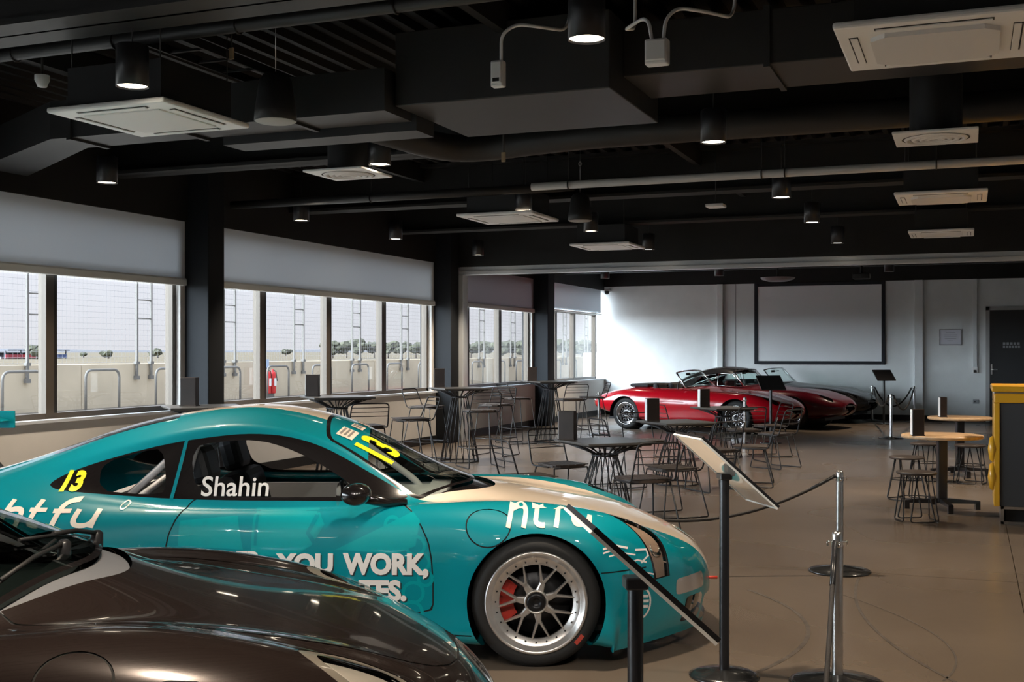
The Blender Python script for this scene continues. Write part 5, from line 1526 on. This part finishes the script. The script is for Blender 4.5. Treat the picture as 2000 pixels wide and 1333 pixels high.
    MB().tube([(-1.28, 0, 1.12), (-1.42, 0, 1.10)], .008, 6).cbox((-1.44, -.08, 1.08), (-1.42, .08, 1.13), .006).build('rear_view_mirror', BLACK, root)
    if roof:
        rows = []
        for x, zt, ys, yb, zb in ((-1.36, 1.165, .44, .50, 1.12), (-1.42, 1.20, .46, .535, 1.10), (-1.65, 1.235, .46, .54, 1.10), (-1.95, 1.225, .46, .545, 1.08), (-2.3, 1.15, .44, .53, 1.02), (-2.65, 1.03, .40, .50, .92), (-2.95, .88, .34, .44, .80), (-3.1, .79, .30, .40, .72)):
            rows.append([[x, 0, zt], [x, ys * .6, zt - .012], [x, ys, zt - .05], [x, yb, zb]])
        R_ = loft(rows, 5, 5); bk, R_ = R_.split(lambda P: np.maximum(np.abs(P[:, 1]) - .33, np.maximum(-2.85 - P[:, 0], P[:, 0] + 2.2))); bk.build('rear_screen', glass_mat('pale_windscreen', (.8, .9, .87)), root, False)
        R_.build('roof', paint if roof == 1 else roof, root, False)
        for sg in (-1, 1):
            g = MB(); g.add([(-1.18, sg * .62, .83), (-1.72, sg * .63, .84), (-1.74, sg * .55, 1.09), (-1.42, sg * .545, 1.10)], [(0, 1, 2, 3)]); o = g.build('door_window', glass_mat('pale_windscreen', (.8, .9, .87)), root)
            MB().tube([(-1.18, sg * .62, .83), (-1.72, sg * .63, .84), (-1.74, sg * .55, 1.09), (-1.42, sg * .545, 1.10)], .010, 6, closed=True).build('window_trim', CHROME, o)
            g = MB(); g.add([(-1.78, sg * .63, .84), (-2.30, sg * .62, .86), (-2.12, sg * .545, 1.04), (-1.80, sg * .55, 1.08)], [(0, 1, 2, 3)]); o = g.build('quarter_window', glass_mat('pale_windscreen', (.8, .9, .87)), root)
            MB().tube([(-1.78, sg * .63, .84), (-2.30, sg * .62, .86), (-2.12, sg * .545, 1.04), (-1.80, sg * .55, 1.08)], .010, 6, closed=True).build('window_trim', CHROME, o)
            m = MB(); m.add([(-2.30, sg * .63, .84), (-3.05, sg * .44, .70), (-2.95, sg * .44, .80), (-2.30, sg * .53, 1.02), (-2.12, sg * .548, 1.05)], [(0, 1, 2, 3, 4)]); m.build('rear_pillar', paint if roof == 1 else roof, root)
    else:
        h_ = MB(); h_.cbox((-2.50, -.50, .84), (-2.06, .50, .91), .035); h_.build('folded_hood', mat('black_hood_cloth', (.012, .012, .014), .8), root)
    for ax in (0.0, -2.44):
        for sg in (-1, 1):
            make_wheel(root, ax, sg * .66, .315, sg, .315, .225, .16, 14, WIREW)
    li = MB(); li.box((-3.0, -.50, .18), (.6, .50, .24)); li.build('floor_pan', BLACK, root)
    for ax in (0.0, -2.44):
        for sg in (-1, 1):
            li = MB(); vs = []
            for i in range(17):
                a = -.2 + (PI + .4) * i / 16
                for yy in (.46, .79): vs.append((ax + .352 * math.cos(a), sg * yy, .315 + .352 * math.sin(a)))
            li.add(vs, [(2 * i, 2 * i + 1, 2 * i + 3, 2 * i + 2) for i in range(16)], True); li.add([(ax + .35 * math.cos(2 * PI * i / 20), sg * .465, .315 + .35 * math.sin(2 * PI * i / 20)) for i in range(20)], [list(range(20))])
            li.build('arch_liner', BLACK, root)
    return root
RED = mat('bright_red_paint', (0.42, 0.004, 0.012), 0.2, coat=.6); MAROON = mat('dark_red_paint', (0.055, 0.002, 0.005), 0.25, coat=.2, spec=.3); BLK = mat('black_car_paint', (0.008, 0.008, 0.009), 0.25, coat=.2, spec=.3)
CAB1 = mat('black_cockpit', (.015, .015, .017), .7); CAB2 = mat('red_cockpit', (.16, .02, .02), .6)
HEAD = math.radians(-38)
fw = Vector((math.cos(HEAD), -math.sin(-HEAD))) ; fw = Vector((math.cos(HEAD), math.sin(HEAD))); lf = Vector((-fw.y, fw.x))
rw = Vector((2.29, 23.3))                       # near rear wheel of the red roadster, in right/ahead distances
ax1 = rw + fw * 2.44 + lf * .74
for (k, lat, fwd, paint, nm, lab, roof, cab) in ((0, 0, 0, RED, 'classic_roadster', 'bright red open roadster with a long bonnet before the white back wall', None, CAB1), (1, 1.95, .25, MAROON, 'classic_coupe', 'dark red closed coupe parked just behind the bright red roadster', BLK, CAB2), (2, 4.1, -.1, BLK, 'classic_roadster', 'black open roadster furthest right of the three classic cars', None, CAB1)):
    c = ax1 + lf * lat + fw * fwd; x, y = cw(c.x, c.y)
    classic((x, y, 0), YAW + HEAD, paint, nm, lab, roof, cab)

# =================================================================== OUTSIDE THE WINDOWS
PX = -21.6     # face of the pit wall
APR = mat('pit_lane_concrete', (0.24, 0.21, 0.175), 0.8, var=.12, vscale=.6); GRASS = mat('dry_grass', (0.085, 0.056, 0.022), 0.95, var=.3, vscale=.05, col2=(.055, .042, .022)); TRK = mat('asphalt_track', (.06, .055, .05), .9)
m = MB(); m.box((PX - .3, -40, -.2), (WX - .22, 200, -.02)); struct('ground_apron', m, APR)
m = MB(); m.box((-900, -700, -.35), (PX - .3, 1600, -.12)); struct('ground_field', m, GRASS)
m = MB(); m.box((-75, -700, -.118), (-58, 1600, -.10)); struct('ground_track', m, TRK)
m = MB(); m.box((-57, -700, -.118), (-40, 1600, -.105)); struct('ground_verge', m, mat('green_yellow_verge', (.11, .10, .035), .95, var=.3, vscale=.1))
# far low hills, a ridge with real depth
rnd = random.Random(3)
m = MB(); n_ = 60; vs = []
for i in range(n_ + 1):
    y = -600 + 2200 * i / n_; h = 2.6 + 1.1 * math.sin(i * .35) + .5 * math.sin(i * 1.1)
    vs += [(-860, y, -.4), (-890, y, h), (-940, y, h * .9), (-980, y, -.4)]
m.add(vs, [(4 * i + j, 4 * i + 4 + j, 4 * i + 5 + j, 4 * i + 1 + j) for i in range(n_) for j in range(3)], True); struct('ground_hills', m, mat('hazy_hills', (.075, .072, .080), 1.0))
# pit wall of concrete blocks
WALLC = mat('pit_wall_concrete', (0.52, 0.43, 0.315), 0.85, var=.10, vscale=1.2, bump=.05, bscale=8)
pw = struct('wall_pit', MB().box((PX - .28, 2, -.02), (PX - .02, 110, .12)), WALLC)
k = 0
y = 4.0
while y < 108:
    MB().cbox((PX - .3, y, -.02), (PX, y + 3.98, 1.22), .015).build('wall_block', WALLC, pw); y += 4.0
MB().box((PX - .02, 2, -.02), (PX + .12, 110, .05)).build('kerb', mat('pale_kerb', (.25, .215, .17), .8), pw)
# steel hoops along the wall
GALV = mat('galvanised_steel', (.15, .14, .13), .6, .2)
def hoop(label):
    t = thing('barrier_hoop', label, 'barrier', group='steel hoops along the pit wall')
    MB().tube(arc([(0, -.62, 0), (0, -.62, 1.10), (0, .62, 1.10), (0, .62, 0)], .22, 6), .034, 8).build('bent_tube', GALV, t)
    for s_ in (-1, 1): MB().cbox((-.07, s_ * .62 - .07, 0), (.07, s_ * .62 + .07, .015), .004).build('foot_plate', GALV, t)
    return t
pr = None; i = 0
ordn = ['first', 'second', 'third', 'fourth', 'fifth', 'sixth', 'seventh', 'eighth', 'ninth', 'tenth', 'eleventh', 'twelfth', 'thirteenth', 'fourteenth', 'fifteenth', 'sixteenth', 'seventeenth', 'eighteenth', 'nineteenth', 'twentieth']
hy = [21.2 + 2.72 * j for j in range(20)]
for j, yy in enumerate(hy):
    lab = 'bent steel tube hoop before the pit wall, %s from the left' % ordn[j]
    if pr is None: pr = hoop(lab); o = pr
    else: o = dup(pr, (0, 0, 0), 0, lab)
    o.location = (PX + .75, yy, -.02)
# debris fence: ladder posts and wire mesh
def ladder(label):
    t = thing('fence_post', label, 'fence post', group='ladder posts of the debris fence')
    for s_ in (-1, 1):
        MB().box((-.03, s_ * .30 - .03, 0), (.03, s_ * .30 + .03, 4.6)).build('upright', GALV, t)
        MB().box((-.05, s_ * .30 - .07, .0), (.05, s_ * .30 + .07, .10)).build('lower_bracket', GALV, t); MB().box((-.05, s_ * .30 - .07, .42), (.05, s_ * .30 + .07, .50)).build('upper_bracket', GALV, t)
    for j in range(6): MB().tube([(0, -.30, 1.7 + .52 * j), (0, .30, 1.7 + .52 * j)], .018, 6).build('rung', GALV, t)
    return t
pr = None
fy_ = [22.35 + 4.02 * j for j in range(17)]
for j, yy in enumerate(fy_):
    lab = 'tall ladder shaped post of the debris fence, %s from the left' % ordn[j]
    if pr is None: pr = ladder(lab); o = pr
    else: o = dup(pr, (0, 0, 0), 0, lab)
    o.location = (PX + .06, yy, .78)
t = thing('debris_fence', 'fine wire mesh of the debris fence above the pit wall', 'fence', (PX - .1, 0, 0))
m = MB(); r = .0032
def wire(a, b):
    a, b = Vector(a), Vector(b); d = (b - a); up_ = Vector((1, 0, 0)); sd_ = d.normalized().cross(up_)
    m.add([a + up_ * r, a + sd_ * r, a - up_ * r, a - sd_ * r, b + up_ * r, b + sd_ * r, b - up_ * r, b - sd_ * r], [(0, 1, 5, 4), (1, 2, 6, 5), (2, 3, 7, 6), (3, 0, 4, 7)])
for j in range(int(70 / .15)): wire((0, 15 + .15 * j, 1.235), (0, 15 + .15 * j, 5.3))
for j in range(28): wire((0, 15, 1.26 + .15 * j), (0, 85, 1.26 + .15 * j))
o = m.build('wire_mesh', mat('mesh_wire_grey', (.30, .30, .32), .5, .3), t); o['kind'] = 'stuff'
# red extinguisher points on the wall
def extinguisher(y, label):
    t = thing('fire_extinguisher', label, 'extinguisher', (PX + .32, y, .18), group='red extinguishers on the pit wall')
    M = Matrix.Identity(4)
    for dy in (0, .30):
        MB().lathe([(.0001, 0), (.10, .0), (.115, .03), (.115, .62), (.09, .70), (.035, .74), (.03, .80), (.0001, .80)], 16, Matrix.Translation((0, dy, 0))).build('red_cylinder', mat('extinguisher_red', (.55, .02, .02), .35), t)
        MB().box((.112, dy - .06, .25), (.118, dy + .06, .5)).build('label_plate', WHITEP, t)
        MB().tube([(0, dy, .78), (.08, dy + .08, .72), (.12, dy + .10, .40)], .014, 6).build('hose', BLACK, t)
    MB().cbox((-.16, -.12, -.20), (.0, .42, .04), .01).build('stand', GALV, t)
    MB().box((-.02, -.22, .82), (.0, .10, 1.12)).build('notice', mat('blue_notice', (.35, .45, .62), .5), t)
    MB().box((-.02, -.05, .0), (-.0, -.02, .85)).build('notice_post', GALV, t)
extinguisher(32.1, 'pair of red fire extinguishers by the pit wall seen beside the first pier'); extinguisher(46.0, 'pair of red fire extinguishers by the pit wall seen before the second pier')
# grey bin and cabinet by the far window
t = thing('steel_cabinet', 'grey steel cabinet on the apron outside the corner window', 'cabinet', (-17.0, 55.5, -.02)); MB().cbox((-.9, -.7, 0), (.9, .7, 1.5), .03).build('body', mat('grey_cabinet', (.22, .21, .20), .5), t); MB().cbox((.9, -.6, .1), (.93, .6, 1.4), .01).build('cabinet_door', mat('grey_cabinet', (.22, .21, .20), .5), t)
# red and blue grandstand far left
t = thing('grandstand', 'distant low grandstand with red and blue hoardings at far left', 'building', (-193, 196, -.12)); t.scale = (1, 1, .56)
MB().box((-6, -9, 3.1), (5, 9, 3.5)).build('roof', mat('stand_roof', (.12, .13, .16), .7), t)
for i, (a, mt) in enumerate([(-9, (.45, .06, .08)), (-4.5, (.50, .05, .06)), (0, (.48, .10, .12)), (4.5, (.08, .12, .28))]): MB().box((4.0, a + .1, .3), (4.4, a + 4.4, 1.7)).build('hoarding', mat('hoarding_%d' % i, mt, .7), t)
for a in (-8.8, -4.5, 0, 4.5, 8.8): MB().box((4, a - .12, 0), (4.3, a + .12, 3.1)).build('roof_post', mat('stand_roof', (.12, .13, .16), .7), t)
for j in range(4): MB().box((-4 + 1.8 * j, -9, 0), (-2.2 + 1.8 * j, 9, 2.4 - .55 * j)).build('seat_tier', mat('stand_tier', (.28, .28, .32), .8), t)
# trees along the far edge of the field
LEAF = mat('olive_foliage', (.055, .055, .03), .9, var=.4, vscale=.6); TRUNK = mat('grey_trunk', (.13, .10, .08), .9)
def tree(x, y, h, w_, label, seed):
    t = thing('field_tree', label, 'tree', (x, y, -.12), group='trees beyond the race track'); rr = random.Random(seed)
    MB().tube([(0, 0, 0), (0, .1, h * .45)], [.22, .12], 6).build('trunk', TRUNK, t)
    bm = bmesh.new()
    for i in range(9):
        c = Vector((rr.uniform(-.4, .4) * w_, rr.uniform(-.5, .5) * w_, h * rr.uniform(.45, .85))); s_ = rr.uniform(.22, .36) * w_
        g = bmesh.ops.create_icosphere(bm, subdivisions=2, radius=s_, matrix=Matrix.Translation(c) @ Matrix.Scale(.7, 4, (0, 0, 1)))
        for v in g['verts']: v.co += (v.co - c) * rr.uniform(-.28, .28)
    me = bpy.data.meshes.new('crown'); bm.to_mesh(me); bm.free(); me.materials.append(LEAF); o = bpy.data.objects.new('crown', me); COL.objects.link(o); o.parent = t
    br = MB()
    for i in range(3): br.tube([(0, 0, h * .35), (rr.uniform(-.3, .3) * w_, rr.uniform(-.3, .3) * w_, h * .7)], [.09, .04], 5)
rt = random.Random(11)
# ray through a window at px -> distance from the window wall
def field_spot(px, dist):
    a = (px - 1000.0) / F_PX; rx_, ry_ = -SN + CS * a, CS + SN * a
    return rx_ * dist, ry_ * dist
spots = [(px, 262 + 16 * (i_ % 2), rt.uniform(3.3, 4.3)) for i_, px in enumerate(range(650, 1170, 27))]
for j, (px, dist, h) in enumerate(spots):
    x, y = field_spot(px, dist); tree(x, y, h, rt.uniform(3.9, 4.5), 'olive tree in the row beyond the track, %s from the left' % ordn[j], j)
for j, (px, dist, h, lab) in enumerate([(163, 300, 1.5, 'tiny lone bush on the field seen left of the first pier'), (212, 260, 2.2, 'low dark bush on the field seen through the first window'), (308, 280, 2.6, 'small round tree beside the first pier, seen through the first window'), (345, 330, 2.6, 'small distant tree at the edge of the first window'), (558, 420, 3.0, 'tiny far tree left of the olive tree row'), (72, 240, 3.5, 'small brown tree right of the distant grandstand')]):
    x, y = field_spot(px, dist); tree(x, y, h * .75, h * 1.15, lab, 50 + j)
